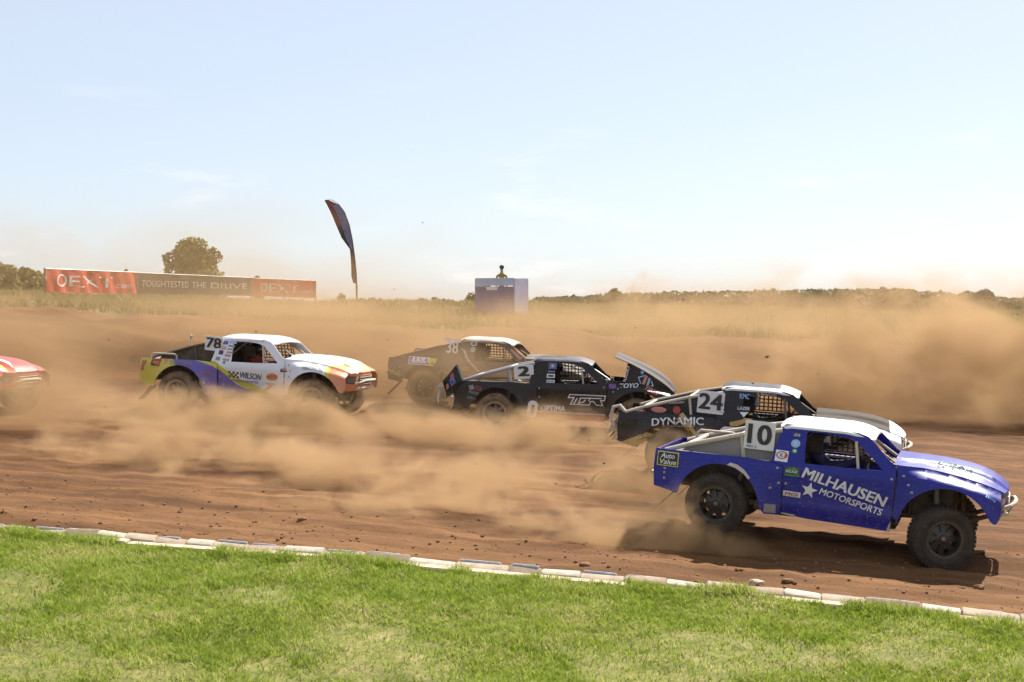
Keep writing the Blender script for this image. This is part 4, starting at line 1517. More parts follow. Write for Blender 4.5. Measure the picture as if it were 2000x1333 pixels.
    def plate(self, num, c, w=.42, h=.38, y=-.745, rot=0, bold=0.045, mat=None, small=None, colour=None, spread=.80):
        mf = m_side(lambda x, z: -y, -1)
        p = panel('number_plate', self.root, rect(c, w, h, rot, r=.02), mf, mat or M_WHITE, thick=.008, step=.2)
        ca, sa = math.cos(R(rot)), math.sin(R(rot))
        def T(a, b): return (c[0] + a * ca - b * sa, c[1] + a * sa + b * ca)
        letters(p, mf, num, T(-w * spread / 2, -h * .32), T(w * spread / 2, -h * .32), h * .72, colour or M_BLACKV, bold, name='number')
        if small:
            letters(p, mf, small, T(-w * .40, -h * .45), T(-w * .08, -h * .45), h * .08, M_BLUEV, .02)
        return p

    def bolts(self, pts, mat=M_STEEL):
        for (k, x, z) in pts:
            mf = self.near(k)
            n = 10
            V = [mf(x, z, .012)] + [mf(x + .020 * math.cos(2 * math.pi * i / n), z + .020 * math.sin(2 * math.pi * i / n), .004) for i in range(n)]
            V += [mf(x + .009 * math.cos(2 * math.pi * i / n), z + .009 * math.sin(2 * math.pi * i / n), .012) for i in range(n)]
            Fc = [(1 + i, 1 + (i + 1) % n, 1 + n + (i + 1) % n, 1 + n + i) for i in range(n)] + [(0, 1 + n + i, 1 + n + (i + 1) % n) for i in range(n)]
            mobj('bolt', V, Fc, mat, self.root)

    def driver(self, suit, helmet, label, seat_y=0.22):
        y = seat_y
        j = [((1.24, y, .78), (.13, .15)), ((1.18, y, .92), (.12, .15)), ((1.14, y, 1.06), (.12, .17)), ((1.15, y, 1.15), (.09, .12)), ((1.17, y, 1.22), .06), ((1.20, y, 1.30), .075),
             ((1.17, y - .17, 1.13), .07), ((1.34, y - .24, .98), .055), ((1.60, y - .20, 1.02), .045), ((1.80, y - .16, 1.12), .04),
             ((1.17, y + .17, 1.13), .07), ((1.34, y + .24, .98), .055), ((1.60, y + .20, 1.02), .045), ((1.80, y + .16, 1.12), .04),
             ((1.34, y - .12, .76), .10), ((1.72, y - .13, .82), .075), ((2.02, y - .12, .58), .05), ((2.12, y - .12, .60), .045),
             ((1.34, y + .12, .76), .10), ((1.72, y + .13, .82), .075), ((2.02, y + .12, .58), .05), ((2.12, y + .12, .60), .045)]
        e = [(0, 1), (1, 2), (2, 3), (3, 4), (4, 5), (3, 6), (6, 7), (7, 8), (8, 9), (3, 10), (10, 11), (11, 12), (12, 13), (0, 14), (14, 15), (15, 16), (16, 17), (0, 18), (18, 19), (19, 20), (20, 21)]
        p = skin_figure('person', j, e, suit)
        p.matrix_world = self.M
        mb = MB(); mb.ico((1.20, y, 1.335), (.150, .130, .145), 3); mb.box((1.31, y, 1.27), (.10, .15, .09), bevel=.04)
        h = mb.build('helmet', helmet, p, smooth=True, sharp=60)
        mb = MB()
        for a in range(9):
            t0, t1 = R(-62 + a * 15.5), R(-62 + (a + 1) * 15.5)
            mb.add([(1.20 + .158 * math.cos(t0), y + .137 * math.sin(t0), 1.31), (1.20 + .158 * math.cos(t1), y + .137 * math.sin(t1), 1.31), (1.195 + .148 * math.cos(t1), y + .128 * math.sin(t1), 1.395), (1.195 + .148 * math.cos(t0), y + .128 * math.sin(t0), 1.395)], [(0, 1, 2, 3)])
        mb.build('visor', M_GLASSK, h)
        for s in (-1, 1):                                     # gloved hands closed round the wheel rim
            mb = MB(); c = Vector((1.83, y + s * .165, 1.13))
            mb.ico(c, (.035, .03, .045), 2)
            for k in range(4): mb.tube([c + Vector((.01, 0, .03 - k * .02)), c + Vector((.05, s * -.008, .03 - k * .02)), c + Vector((.055, s * -.03, .026 - k * .02)), c + Vector((.03, s * -.04, .024 - k * .02))], .0095, 6)
            mb.tube([c + Vector((.0, s * -.02, .03)), c + Vector((.03, s * -.045, .045))], .011, 6)
            mb.build('glove', M_BLACKV, p, smooth=True)
        tag(p, label, 'person')
        return p

M_SUITB = coat('blue_race_suit', (0.015, 0.03, 0.10), 0.8, dirt=0.1, low=0.0)
M_SUITK = coat('black_race_suit', (0.02, 0.02, 0.024), 0.8, dirt=0.15, low=0.0)
M_SUITR = coat('red_race_suit', (0.35, 0.03, 0.025), 0.8, dirt=0.15, low=0.0)

# ======================================================= blue truck, number 10
M_BLUE = coat('royal_blue_paint', (0.006, 0.012, 0.23), 0.36, dirt=0.03, low=0.07, clear=0.15, spec=0.3, wave=0.35)
M_ROOFW = coat('white_roof_paint', (0.80, 0.80, 0.80), 0.4, dirt=0.05, low=0.0)
T = Truck('race_truck', 'royal blue race truck with white roof and number 10 nearest the kerb', (1396, 985), 19.5, -19, 4.3, front_drop=0.10)
T.shell(M_BLUE, M_ROOFW, M_BLUE)
T.frame(cage=M_CAGE_W, rail=M_CAGE_W, fin=M_GREYV, bumper=M_CAGE_W, rail_r=.034)
T.cabin(net_far=True)
T.wheels(steer=20)
T.plate('10', (.50, 1.40), .42, .39, rot=-1, small='PRO 2')
T.driver(M_SUITB, M_NAVYV, 'person in blue race suit and dark helmet driving the blue truck')
q, c, f = T.near('q'), T.near('c'), T.near('f')
s = decal(T.root, q, rect((-.725, .955), .31, .20), M_YELV, label='black and yellow sticker at the tail')
decal(s, q, rect((-.725, .955), .285, .175), M_BLACKV, off=.008)
letters(s, q, 'Auto', (-.83, .965), (-.63, .965), .072, M_WHITE, .03, .2, off=.011)
letters(s, q, 'Value', (-.855, .880), (-.60, .880), .072, M_WHITE, .03, .2, off=.011)
letters(T.root, c, 'MILHAUSEN', (1.125, .915), (2.235, .635), .150, M_WHITE, .045, .12)
letters(T.root, c, 'MOTORSPORTS', (1.375, .712), (2.205, .515), .092, M_WHITE, .03, .12)
decal(T.root, c, star((1.245, .745), .115, -12), M_WHITE, 'star')
s = decal(T.root, c, rect((1.0, .975), .215, .135, -1), M_NAVYV)
decal(s, c, [(.91, .99), (.96, 1.025), (.985, 1.01), (1.02, 1.04), (1.09, .99)], M_GREENV, off=.008)
letters(s, c, 'PEAK', (.915, .955), (1.085, .955), .035, M_WHITE, .03, off=.011)
decal(s, c, rect((1.0, .925), .20, .02), M_GREENV, off=.008)
s = decal(T.root, c, rect((.835, 1.165), .175, .145, -2), M_WHITE)
decal(s, c, ellipse((.835, 1.175), .078, .052), M_REDV, off=.008)
decal(s, c, ellipse((.835, 1.175), .058, .038), M_WHITE, off=.010)
letters(s, c, 'K', (.812, 1.150), (.858, 1.150), .05, M_NAVYV, .03, off=.012)
s = decal(T.root, c, ellipse((1.005, 1.46), .065, .034), M_NAVYV); letters(s, c, 'ZS', (.965, 1.445), (1.045, 1.445), .03, M_WHITE, .02, off=.01)
s = decal(T.root, c, ellipse((1.0, 1.345), .062, .055), M_LBLUE); letters(s, c, 'B', (.98, 1.32), (1.02, 1.32), .05, M_WHITE, .02, off=.01)
s = decal(T.root, c, ellipse((1.0, 1.245), .036, .032), M_GREENV); decal(s, c, ellipse((1.0, 1.248), .02, .014), M_WHITE, off=.009)
s = decal(T.root, c, rect((1.015, .665), .235, .075, -2), M_WHITE); letters(s, c, 'MGI', (.92, .64), (1.09, .635), .05, M_REDV, .03, .2, off=.01)
letters(T.root, m_hood, 'GTECH', (2.86, -.50), (3.30, -.52), .10, M_GREENV, .02)
letters(T.root, f, 'lkq', (3.50, .93), (3.62, .875), .045, M_LBLUE, .02)
M_CHIP = coat('chipped_bare_glassfibre', (0.55, 0.48, 0.38), 0.8, dirt=0.3, low=0.1)
decal(T.root, c, [(.885, .378), (.885, .40), (.95, .392), (1.06, .385), (1.10, .362), (1.2, .352), (1.2, .345), (1.05, .354)], M_CHIP, 'chipped_edge', off=.003)
decal(T.root, c, [(2.29, .315), (2.30, .36), (2.335, .45), (2.342, .46), (2.334, .314)], M_CHIP, 'chipped_edge', off=.003)
decal(T.root, q, [(.12, .975), (.24, .945), (.36, .875), (.42, .81), (.45, .83), (.36, .93), (.26, .99), (.16, 1.01)], M_CHIP, 'chipped_edge', off=.003)
decal(T.root, q, rect((.74, .44), .16, .12), M_GREYV, 'patch', off=.003)
T.bolts([('c', .925, .80), ('q', .80, 1.0), ('q', .83, .80), ('f', 2.46, 1.08), ('f', 2.53, .97), ('f', 2.58, .88), ('q', -.76, .68), ('q', -.76, .76), ('q', -.76, .82), ('c', 2.31, 1.02), ('q', .72, .72)])
BLUE = T

# ======================================================= black and gold truck, number 24
M_BLK = coat('black_gloss_paint', (0.006, 0.006, 0.009), 0.35, dirt=0.05, low=0.18, clear=0.15, spec=0.3, wave=0.35)
M_ROOF24 = coat('white_roof_24', (0.70, 0.70, 0.70), 0.4, dirt=0.22, low=0.0)
T = Truck('race_truck', 'black and gold race truck number 24 half hidden behind the blue truck', (1308, 888), 24.3, -13, 3.4, scale=1.03)
M_HOODB = coat('matt_black_hood', (0.012, 0.012, 0.014), 0.75, dirt=0.15, low=0.0, spec=0.15)
T.shell(M_BLK, M_ROOF24, M_HOODB, nose=M_WHITE, mats=[M_BLK, M_GOLD, M_WHITE], paint_h=[([(3.52, -.9), (3.9, -.9), (3.9, .9), (3.52, .9)], 3)], paint_f=[([(3.3, .4), (3.9, .4), (3.9, 1.3), (3.2, 1.3)], 2)], roof_paint=[(rect((1.22, .0), 1.0, 1.16), 1)], tail=False)
T.frame(cage=M_CAGE_D, rail=M_CAGE_W, fin=M_BLK, fin_y=.82, bumper=M_CAGE_W, hoop=False)
T.cabin(net_far=True)
T.wheels(dusty=True)
T.plate('24', T.P(1388, 787), .44, .37, y=-.86, rot=-2, bold=.05, spread=.92)
T.driver(M_SUITK, M_WHITE, 'person in black suit and white helmet driving truck number 24')
q, c, f = T.near('q'), T.near('c'), T.near('f')
fin = m_side(lambda x, z: .835, -1)
def TX(s, a, b, h, m, mp, **k):
    return letters(T.root, mp, s, T.P(*a), T.P(*b), h, m, **k)
TX('DYNAMIC', (1274, 832), (1375, 831), .125, M_WHITE, q, bold=.035, curve=.02, off=.012)
TX('CONVERTERS', (1295, 834), (1358, 833), .022, M_WHITE, q, bold=.01, off=.012)
for pg in ([(1326, 810), (1334, 806), (1348, 824), (1364, 851), (1358, 852), (1340, 828)], [(1322, 818), (1329, 815), (1345, 838), (1349, 846)], [(1302, 835), (1310, 838), (1316, 844), (1307, 842)],
           [(1276, 838), (1285, 836), (1300, 844), (1296, 845)], [(1216, 862), (1265, 844), (1287, 851), (1278, 856), (1262, 853), (1222, 868)], [(1220, 867), (1264, 855), (1266, 859), (1240, 872)]):
    decal(T.root, q, T.PP(pg), M_GOLD, 'stripe', off=.006)
for pg in ([(1425, 825), (1450, 820), (1454, 817), (1471, 819), (1440, 833), (1426, 832)], [(1440, 836), (1472, 834), (1472, 850), (1446, 850), (1438, 843)], [(1461, 811), (1469, 807), (1469, 812)]):
    decal(T.root, T.near('m'), T.PP(pg), M_GOLD, 'stripe', off=.006)
decal(T.root, T.near('m'), T.PP([(1404, 852), (1407, 838), (1415, 833), (1442, 835), (1438, 841), (1418, 841), (1413, 846), (1412, 852)]), M_WHITE, 'logo', off=.008)
for (px, py, w, h, m, t) in ((1250, 804, .19, .075, M_REDV, 'BR'), (1286, 801, .26, .10, M_PINK, None), (1321, 802, .13, .13, M_REDV, None)):
    p = T.P(px, py); s = decal(T.root, fin if py < 806 else q, ellipse(p, w / 2, h / 2), m, off=.008)
    if t: letters(s, fin, t, (p[0] - .06, p[1] - .02), (p[0] + .06, p[1] - .02), .045, M_WHITE, .02, off=.014)
TX('FLANNERY', (1306, 790), (1337, 788), .03, M_WHITE, fin, bold=.01, off=.008)
TX('X', (1407, 806), (1415, 806), .08, M_WHITE, fin, bold=.04, off=.04)
for (px, py, w, h, t) in ((1453, 776, .16, .085, 'KMC'), (1452, 799, .20, .055, 'LAZER')):
    p = T.P(px, py); letters(T.root, c, t, (p[0] - w / 2, p[1] - h / 2), (p[0] + w / 2, p[1] - h / 2), h, M_LBLUE if t == 'KMC' else M_WHITE, .03)
decal(T.root, c, T.PP([(1444, 806), (1462, 806), (1452, 816)]), M_WHITE, off=.008)
TX('T. HEGGER', (1475, 773), (1516, 776), .05, M_GREYV, c, bold=.02)
# torn tail: bent strips of bodywork
rr = random.Random(8)
for k in range(9):
    a = Vector((-.88 - rr.uniform(0, .12), -.86 + rr.uniform(0, .5), 1.02 - k * .055)); L_ = rr.uniform(.10, .24)
    pts = [a, a + Vector((-L_ * .5, rr.uniform(-.06, .06), rr.uniform(-.05, .05))), a + Vector((-L_, rr.uniform(-.1, .1), rr.uniform(-.14, .03)))]
    mb = MB(); w = rr.uniform(.02, .05)
    V = [p + Vector((0, 0, sgn * w * (1 - i * .3))) for i, p in enumerate(pts) for sgn in (-1, 1)]
    V2 = [p + Vector((.006, .008, 0)) for p in V]
    mb.add(V + V2, [(0, 2, 3, 1), (2, 4, 5, 3), (7, 9, 8, 6), (9, 11, 10, 8)])
    mb.build('torn_strip', M_CHIP if k % 3 else M_BLK, T.root)
mb = MB(); mb.tube([(-.80, -.86, 1.06), (-.90, -.84, 1.16), (-1.02, -.80, 1.12), (-1.06, -.78, .96), (-1.0, -.80, .80)], .03, 8)
mb.build('bent_hoop', M_CAGE_W, T.root, smooth=True)

# ======================================================= black truck with red stripe, hood sprung open
M_BLK2 = coat('dusty_black_paint', (0.007, 0.006, 0.006), 0.38, dirt=0.05, low=0.20, clear=0.12, spec=0.3, wave=0.35)
M_ROOFN = coat('blue_grey_roof', (0.035, 0.042, 0.085), 0.5, dirt=0.18, low=0.0, spec=0.3)
M_HOODG = coat('dark_grey_hood', (0.035, 0.035, 0.045), 0.7, dirt=0.15, low=0.0, spec=0.2)
T = Truck('race_truck', 'black race truck with red sill stripe and its hood sprung open', (966, 808), 30.2, -7, 1.6)
T.M0 = T.M
stripe = [(.86, .30), (2.40, .27), (2.40, .455), (.86, .485)]
stripe_w = [(.86, .485), (2.40, .455), (2.40, .475), (.86, .505)]
T.shell(M_BLK2, M_ROOFN, M_HOODG, mats=[M_BLK2, M_REDV, M_WHITE], paint_c=[(stripe, 1), (stripe_w, 2)], paint_q=[([(.66, .30), (.9, .30), (.9, .485), (.66, .487)], 1), ([(.66, .487), (.9, .485), (.9, .505), (.66, .507)], 2)], hood_open=20, tail=False,
        roof_paint=[(rect((1.15, -.2), .55, .5, 8), 1)])
T.frame(cage=M_CAGE_S, rail=M_CAGE_S, fin=None, fin_y=.74, bumper=M_CAGE_S, hoop=False, rail_r=.036)
T.cabin(net_far=True, net_near=False)
T.wheels(dusty=True, pale=True)
T.plate('2', T.P(1022, 727), .42, .30, y=-.79, rot=4, bold=.08, spread=.62)
T.driver(M_SUITK, M_LBLUE, 'person in black suit and pale blue helmet driving the truck with the open hood')
q, c, f = T.near('q'), T.near('c'), T.near('f')
letters(T.root, T.near('m'), 'OPTIMA', T.P(1056, 803), T.P(1104, 805), .125, M_WHITE, .04)
cm = T.near('m')
s = decal(T.root, cm, rect(T.P(1040, 800), .21, .38, -6, r=.09), M_WHITE, 'logo', off=.012, step=.05)
decal(s, cm, rect(T.P(1040.5, 800), .07, .21, -6, r=.03), M_REDV, 'logo', off=.018, step=.05)


def outline_letters(strokes, wd):
    for st in strokes:
        P = T.PP(st)
        for i in range(len(P) - 1):
            a, b = Vector(P[i]), Vector(P[i + 1])
            d = (b - a).normalized(); n = Vector((-d.y, d.x)) * wd
            a2, b2 = a - d * wd, b + d * wd
            decal(T.root, c, [tuple(a2 - n), tuple(b2 - n), tuple(b2 + n), tuple(a2 + n)], M_WHITE, 'lettering', off=.008, step=.3)


outline_letters([[(1113, 771), (1183, 774), (1180, 783), (1173, 783), (1177, 793), (1165, 792), (1159, 785), (1153, 785), (1151, 792), (1132, 791), (1114, 790), (1121, 777), (1110, 777), (1113, 771)],
                 [(1127, 779), (1121, 788)], [(1130, 788), (1134, 778), (1174, 779)], [(1139, 786), (1130, 788)], [(1139, 786), (1143, 782)], [(1150, 783), (1153, 778)]], .011)
for (px, py, w, h, m, t) in ((1078, 716, .17, .13, M_BLUEV, None), (1076, 726.5, .17, .035, M_BLACKV, 'Amsoil'), (1075, 735, .17, .085, M_WHITE, None), (1075, 745.5, .17, .06, M_WHITE, 'EDGE')):
    p = T.P(px, py); s = decal(T.root, c, rect(p, w, h), m)
    if t: letters(s, c, t, (p[0] - w * .42, p[1] - h * .34), (p[0] + w * .42, p[1] - h * .34), h * .68, M_NAVYV if m == M_WHITE else M_WHITE, .03, off=.01)
    elif m == M_WHITE: decal(s, c, rect((p[0], p[1]), w * .7, h * .5), M_NAVYV, off=.009)
    else: decal(s, c, star(p, .05), M_YELV, off=.009)
letters(T.root, c, '@TREY.D.HERN', T.P(1097, 704.5), T.P(1134, 706.5), .04, M_WHITE, .03)
letters(T.root, f, 'TOYO', (2.62, 1.055), (3.02, 1.075), .085, M_WHITE, .04, .2)
letters(T.root, f, 'TIRES', (3.14, 1.05), (3.42, .93), .085, M_PINK, .03, .2)
s = decal(T.root, f, rect((2.48, 1.08), .15, .10, 0, r=.03), M_BLUEV); decal(s, f, rect((2.48, 1.09), .10, .03), M_REDV, off=.009)
for (px, py, w, h, t, m) in ((934, 757, .16, .09, 'FOX', M_REDV), (921, 757, .10, .10, None, M_GREYV), (926, 766, .22, .06, 'MAXXIS', M_GREYV), (922, 776, .2, .05, 'KING', M_GREYV)):
    p = T.P(px, py)
    if t: letters(T.root, q, t, (p[0] - w / 2, p[1] - h / 2), (p[0] + w / 2, p[1] - h / 2 - .03), h, m, .03)
    else: decal(T.root, q, rect(p, w, h, 20), m)
T.bolts([('c', .93, .98), ('c', .93, .80), ('c', .93, .62), ('f', 2.50, .96), ('f', 2.60, 1.03), ('c', 1.25, .42), ('c', 2.2, .40), ('c', 2.30, 1.05)])
# side skirt hanging under the sprung hood, and its decals
hx = [(2.55, -.02), (2.62, -.36), (3.0, -.34), (3.4, -.26), (3.75, -.10), (3.80, -.02)]
hs = m_side(lambda x, z: hood_half(min(x, 3.7)) + .002, -1)
def m_skirt(u, v, off=0.0):
    return Vector((u, -(hood_half(min(u, 3.7)) + off), interp(u, FTOP) + .01 + v))
sk = panel('hood_skirt', T.hood, [(2.62, .0), (3.0, .0), (3.4, .0), (3.78, .0), (3.72, -.10), (3.40, -.26), (3.05, -.38), (2.72, -.46)], m_skirt, M_BLK2, thick=.012, flip=True)
letters(sk, m_skirt, 'RIGID', (2.74, -.40), (2.69, -.06), .065, M_WHITE, .03, off=.008, name='lettering')
for pg, m in (([(3.06, -.06), (3.12, -.06), (3.13, -.30), (3.06, -.31)], M_PINK), ([(3.15, -.07), (3.20, -.08), (3.21, -.28), (3.16, -.28)], M_LBLUE), ([(2.93, -.18), (3.05, -.07), (3.05, -.10), (2.965, -.18), (3.05, -.27), (3.05, -.30)], M_LBLUE), ([(3.23, -.10), (3.31, -.17), (3.23, -.25), (3.23, -.22), (3.28, -.17), (3.23, -.125)], M_WHITE), (star((2.98, -.05), .05), M_LBLUE)):
    decal(sk, m_skirt, pg, m, off=.006, flip=False)
# torn tail panel flapping up behind the bed
def m_flap(u, v, off=0.0): return Vector((u, -(.93 + .05 * math.sin(u * 9 + v * 5) + .04 * math.sin(v * 13) + off), v))
fl = panel('torn_panel', T.root, T.PP([(893, 711), (906, 741), (901, 748), (882, 771), (872, 776), (869, 757), (866, 745), (879, 728), (886, 718)]), m_flap,
           [M_BLK2, M_GREYV], paint=[(T.PP([(893, 710), (907, 741), (904, 745), (889, 713)]), 1)], thick=.014, step=.06)
decal(fl, m_flap, T.PP([(879, 741), (886, 735), (891, 747), (882, 757)]), M_BLUEV, off=.006)
decal(fl, m_flap, T.PP([(880, 733), (884, 728), (887, 735), (881, 740)]), M_REDV, off=.006)
decal(fl, m_flap, T.PP([(872, 752), (877, 748), (878, 757), (873, 762)]), M_PINK, off=.006)
co = panel('crumpled_corner', T.root, T.PP([(852, 756), (857, 750), (868, 744), (873, 752), (872, 757), (871, 777), (866, 765), (858, 762), (855, 790), (852, 775)]), m_flap, [M_CHIP, M_WHITE],
           paint=[(T.PP([(852, 757), (857, 750), (868, 744), (872, 756), (860, 757)]), 1)], thick=.02, step=.05, off=-.06)
mb = MB(); mb.tube([(-.92, -.86, 1.02), (-.95, -.88, .86), (-.91, -.87, .72), (-.93, -.88, .56), (-.98, -.86, .48)], .018, 6); mb.build('bent_edge', M_CHIP, T.root, smooth=True)

# ======================================================= dusty grey truck, number 38
M_GRY = coat('dust_caked_black_paint', (0.035, 0.029, 0.024), 0.6, dirt=0.28, low=0.38)
M_ROOF38 = coat('white_roof_38', (0.50, 0.46, 0.40), 0.6, dirt=0.5, low=0.0)
T = Truck('race_truck', 'dust caked dark race truck number 38 with a torn side, farthest back', (828, 757), 33.4, -9, 2.6)
tear = [(.74, 1.33), (.80, 1.36), (.87, 1.30), (.93, 1.16), (1.04, 1.05), (1.16, .93), (1.30, .80), (1.24, .80), (1.06, .92), (.93, 1.02), (.83, 1.15), (.80, 1.26)]
T.shell(M_GRY, M_ROOF38, M_GRY, mats=[M_GRY, M_BLACKV, M_PINK], paint_c=[(tear, 1), ([(2.0, 1.42), (2.1, 1.36), (2.28, 1.20), (2.2, 1.18), (1.96, 1.40)], 2)])
T.frame(cage=M_CAGE_D, rail=M_GRY, fin=M_GRY, fin_y=.80, bumper=M_CAGE_D)
T.cabin(net_far=True)
T.wheels(dusty=True)
q, c, f = T.near('q'), T.near('c'), T.near('f')
fin = m_side(lambda x, z: .815, -1)
s = decal(T.root, q, T.PP([(799, 696), (840, 699), (836, 714), (797.5, 711)]), M_WHITE, off=.005)
decal(s, q, T.PP([(800.3, 697.3), (836.5, 700), (834.5, 712.2), (799, 710)]), M_BLUEV, off=.009)
letters(s, q, 'BILSTEIN', T.P(803, 708.5), T.P(833, 710), .085, M_WHITE, .018, off=.013)
s = decal(T.root, q, T.PP([(838, 699.5), (854, 701), (849, 716), (836, 714)]), M_YELV, off=.006)
for k in range(4): decal(s, q, T.PP([(841 + k * 2.2, 712 - k * 3), (846 + k * 1.2, 709 - k * 2.8), (846 + k * 1.2, 710 - k * 2.8), (841 + k * 2.2, 713 - k * 3)]), M_BLACKV, off=.010)
letters(T.root, q, 'CAN-JET', T.P(752.5, 724), T.P(779, 737), .085, M_YELV, .02, .25)
letters(T.root, fin, '38', T.P(870, 690), T.P(893, 692), .30, M_WHITE, .03, off=.012, name='number')
decal(T.root, fin, T.PP([(865, 660.5), (899, 664), (899, 667), (866, 664)]), M_WHITE, off=.012)
s = decal(T.root, c, ellipse(T.P(923, 672), .075, .055), M_WHITE); decal(s, c, ellipse(T.P(923, 672), .058, .038), M_GRY, off=.009)
s = decal(T.root, c, ellipse(T.P(921.5, 684), .055, .058), M_WHITE); decal(s, c, ellipse(T.P(921.5, 684), .040, .042), M_GRY, off=.009); decal(s, c, star(T.P(921.5, 684), .035), M_WHITE, off=.012)
letters(T.root, c, '@BROANREESAKIM', T.P(931, 667), T.P(962, 670.5), .042, M_WHITE, .03)
letters(T.root, c, 'MBRP', T.P(899, 725), T.P(916, 725), .10, M_CHIP, .01)
rr = random.Random(3)
edge_ = tear[:7]
rag = []
for i in range(len(edge_) - 1):
    for t in (0, .33, .66):
        x = edge_[i][0] + (edge_[i + 1][0] - edge_[i][0]) * t; z = edge_[i][1] + (edge_[i + 1][1] - edge_[i][1]) * t
        rag.append((x, z))
outer = [(x + rr.uniform(.015, .055), z + rr.uniform(.005, .03)) for x, z in rag]
decal(T.root, c, rag + outer[::-1], M_CHIP, 'torn_edge', off=.010, label='pale torn edge of the side panel')
for (px, py) in ((983, 687), (988, 689), (981, 691), (986, 693), (992, 694)):
    decal(T.root, c, ellipse(T.P(px, py), .018, .018, 8), M_PINK, off=.012)
T.bolts([('q', -.62, .86), ('q', -.62, .76)])

# ======================================================= white, purple and yellow truck, number 78
M_WPAINT = coat('white_gloss_paint', (0.72, 0.72, 0.76), 0.3, dirt=0.08, low=0.25, clear=0.4, wave=0.3)
M_YPAINT = coat('lime_yellow_paint', (0.58, 0.52, 0.03), 0.35, dirt=0.2, low=0.25, clear=0.4)
M_PPAINT = coat('violet_blue_paint', (0.075, 0.055, 0.40), 0.35, dirt=0.25, low=0.35, clear=0.4)
M_OPAINT = coat('orange_coral_paint', (0.66, 0.24, 0.10), 0.35, dirt=0.1, low=0.2, clear=0.4)
T = Truck('race_truck', 'white, violet and yellow race truck with number 78 on the left', (344, 766), 31.2, -15, 2.2, scale=1.06)
purple = T.PP([(333, 697), (378, 703), (415, 715), (440, 732), (462, 752), (498, 768), (495, 790), (420, 780), (392, 768), (378, 745), (362, 725), (345, 713)])
yel_q = [(-1.2, .2), (.6, .2), (.6, 1.3), (-1.2, 1.3)]
yel_c = T.PP([(385, 700), (420, 706), (440, 722), (470, 742), (510, 758), (545, 779), (500, 778), (480, 764), (445, 736), (405, 715)])
T.shell(M_WPAINT, M_WPAINT, M_WPAINT, nose=M_OPAINT, mats=[M_WPAINT, M_YPAINT, M_PPAINT, M_OPAINT],
        paint_q=[([(-1.2, .2), (1.0, .2), (1.0, 1.3), (-1.2, 1.3)], 1), (purple, 2)], paint_c=[(yel_c, 1), (purple, 2)],
        paint_f=[([(3.22, 1.2), (3.34, 1.2), (3.52, .6), (3.40, .6)], 1), ([(3.32, 1.2), (3.9, 1.1), (3.9, .5), (3.44, .6)], 3)],
        paint_h=[([(3.30, -.9), (3.95, -.9), (3.95, .9), (3.30, .9), (3.56, .42), (3.60, 0), (3.56, -.42)], 4), ([(3.22, -.9), (3.31, -.9), (3.57, -.42), (3.48, -.42)], 2)])
T.frame(cage=M_CAGE_W, rail=M_CAGE_D, fin=M_DARK, fin_y=.70, bumper=M_CAGE_W)
T.cabin(net_far=True, net_near=False)
T.wheels(dusty=True, pale=True, steer=6)
T.plate('78', T.P(411, 672), .40, .30, y=-.745, rot=-4, bold=.05, spread=.86)
T.driver(M_SUITR, M_BLACKV, 'person in red suit and black helmet driving the white truck')
q, c, f = T.near('q'), T.near('c'), T.near('f')
letters(T.root, c, 'WILSON', T.P(466, 738), T.P(508, 743.5), .125, M_NAVYV, .04, .2)
for i in range(5):
    for j in range(3):
        if (i + j) % 2 == 0:
            decal(T.root, c, T.PP([(446 + i * 4, 725 + j * 4 + i * .5), (450 + i * 4, 725.5 + j * 4 + i * .5), (450 + i * 4, 729.5 + j * 4 + i * .5), (446 + i * 4, 729 + j * 4 + i * .5)]), M_BLACKV, 'check', off=.006, step=.3)
letters(T.root, c, 'motorsports', T.P(452, 746), T.P(503, 751), .06, M_PPAINT, .02)
letters(T.root, c, 'JK ALUMINUM', T.P(453, 765), T.P(505, 767), .06, M_PINK, .03)
s = decal(T.root, c, ellipse(T.P(531, 737), .13, .075), M_ORANGE); letters(s, c, 'NAPA', (T.P(522, 739)[0], T.P(522, 739)[1]), T.P(541, 740), .06, M_REDV, .03, off=.01)
decal(T.root, c, T.PP([(518, 748), (536, 750), (523, 763), (515, 762), (523, 755)]), M_PINK, 'logo')
decal(T.root, c, T.PP([(540, 751), (541, 751.5), (529, 763), (528, 762)]), M_GREYV, 'logo')
letters(T.root, f, 'YOKOHAMA', (2.78, 1.02), (3.24, .985), .062, M_NAVYV, .02, .1, curve=.03)
letters(T.root, q, 'YOKOHAMA', T.P(331, 711), T.P(376, 715.5), .085, M_GREYV, .02, .1)
decal(T.root, q, T.PP([(318, 701), (331, 702), (325, 711), (319, 710), (323, 706)]), M_PINK, 'logo')
s = decal(T.root, q, T.PP([(296, 700), (316, 701.5), (312, 716), (294, 714)]), M_REDV); decal(s, q, ellipse(T.P(300, 710), .05, .05), M_NAVYV, off=.009)
letters(T.root, q, 'PRO', T.P(300, 711), T.P(312, 712), .06, M_YELV, .03, off=.012)
decal(T.root, q, T.PP([(276, 704), (286, 704), (285, 711), (281, 714), (279, 724), (274, 724)]), M_TAILL, 'tail_lamp_decal')
letters(T.root, q, 'TRAXXIM', T.P(392, 730), T.P(414, 731), .05, M_PINK, .02)
s = decal(T.root, q, ellipse(T.P(401, 747), .10, .09), M_GREYV); decal(s, q, ellipse(T.P(401, 747), .075, .065), M_PPAINT, off=.009); decal(s, q, star(T.P(401, 747), .06), M_CHIP, off=.012)
letters(T.root, c, 'BRAEDEN JAMES', T.P(467, 666.5), T.P(507, 669.5), .04, M_BLUEV, .02, .15)
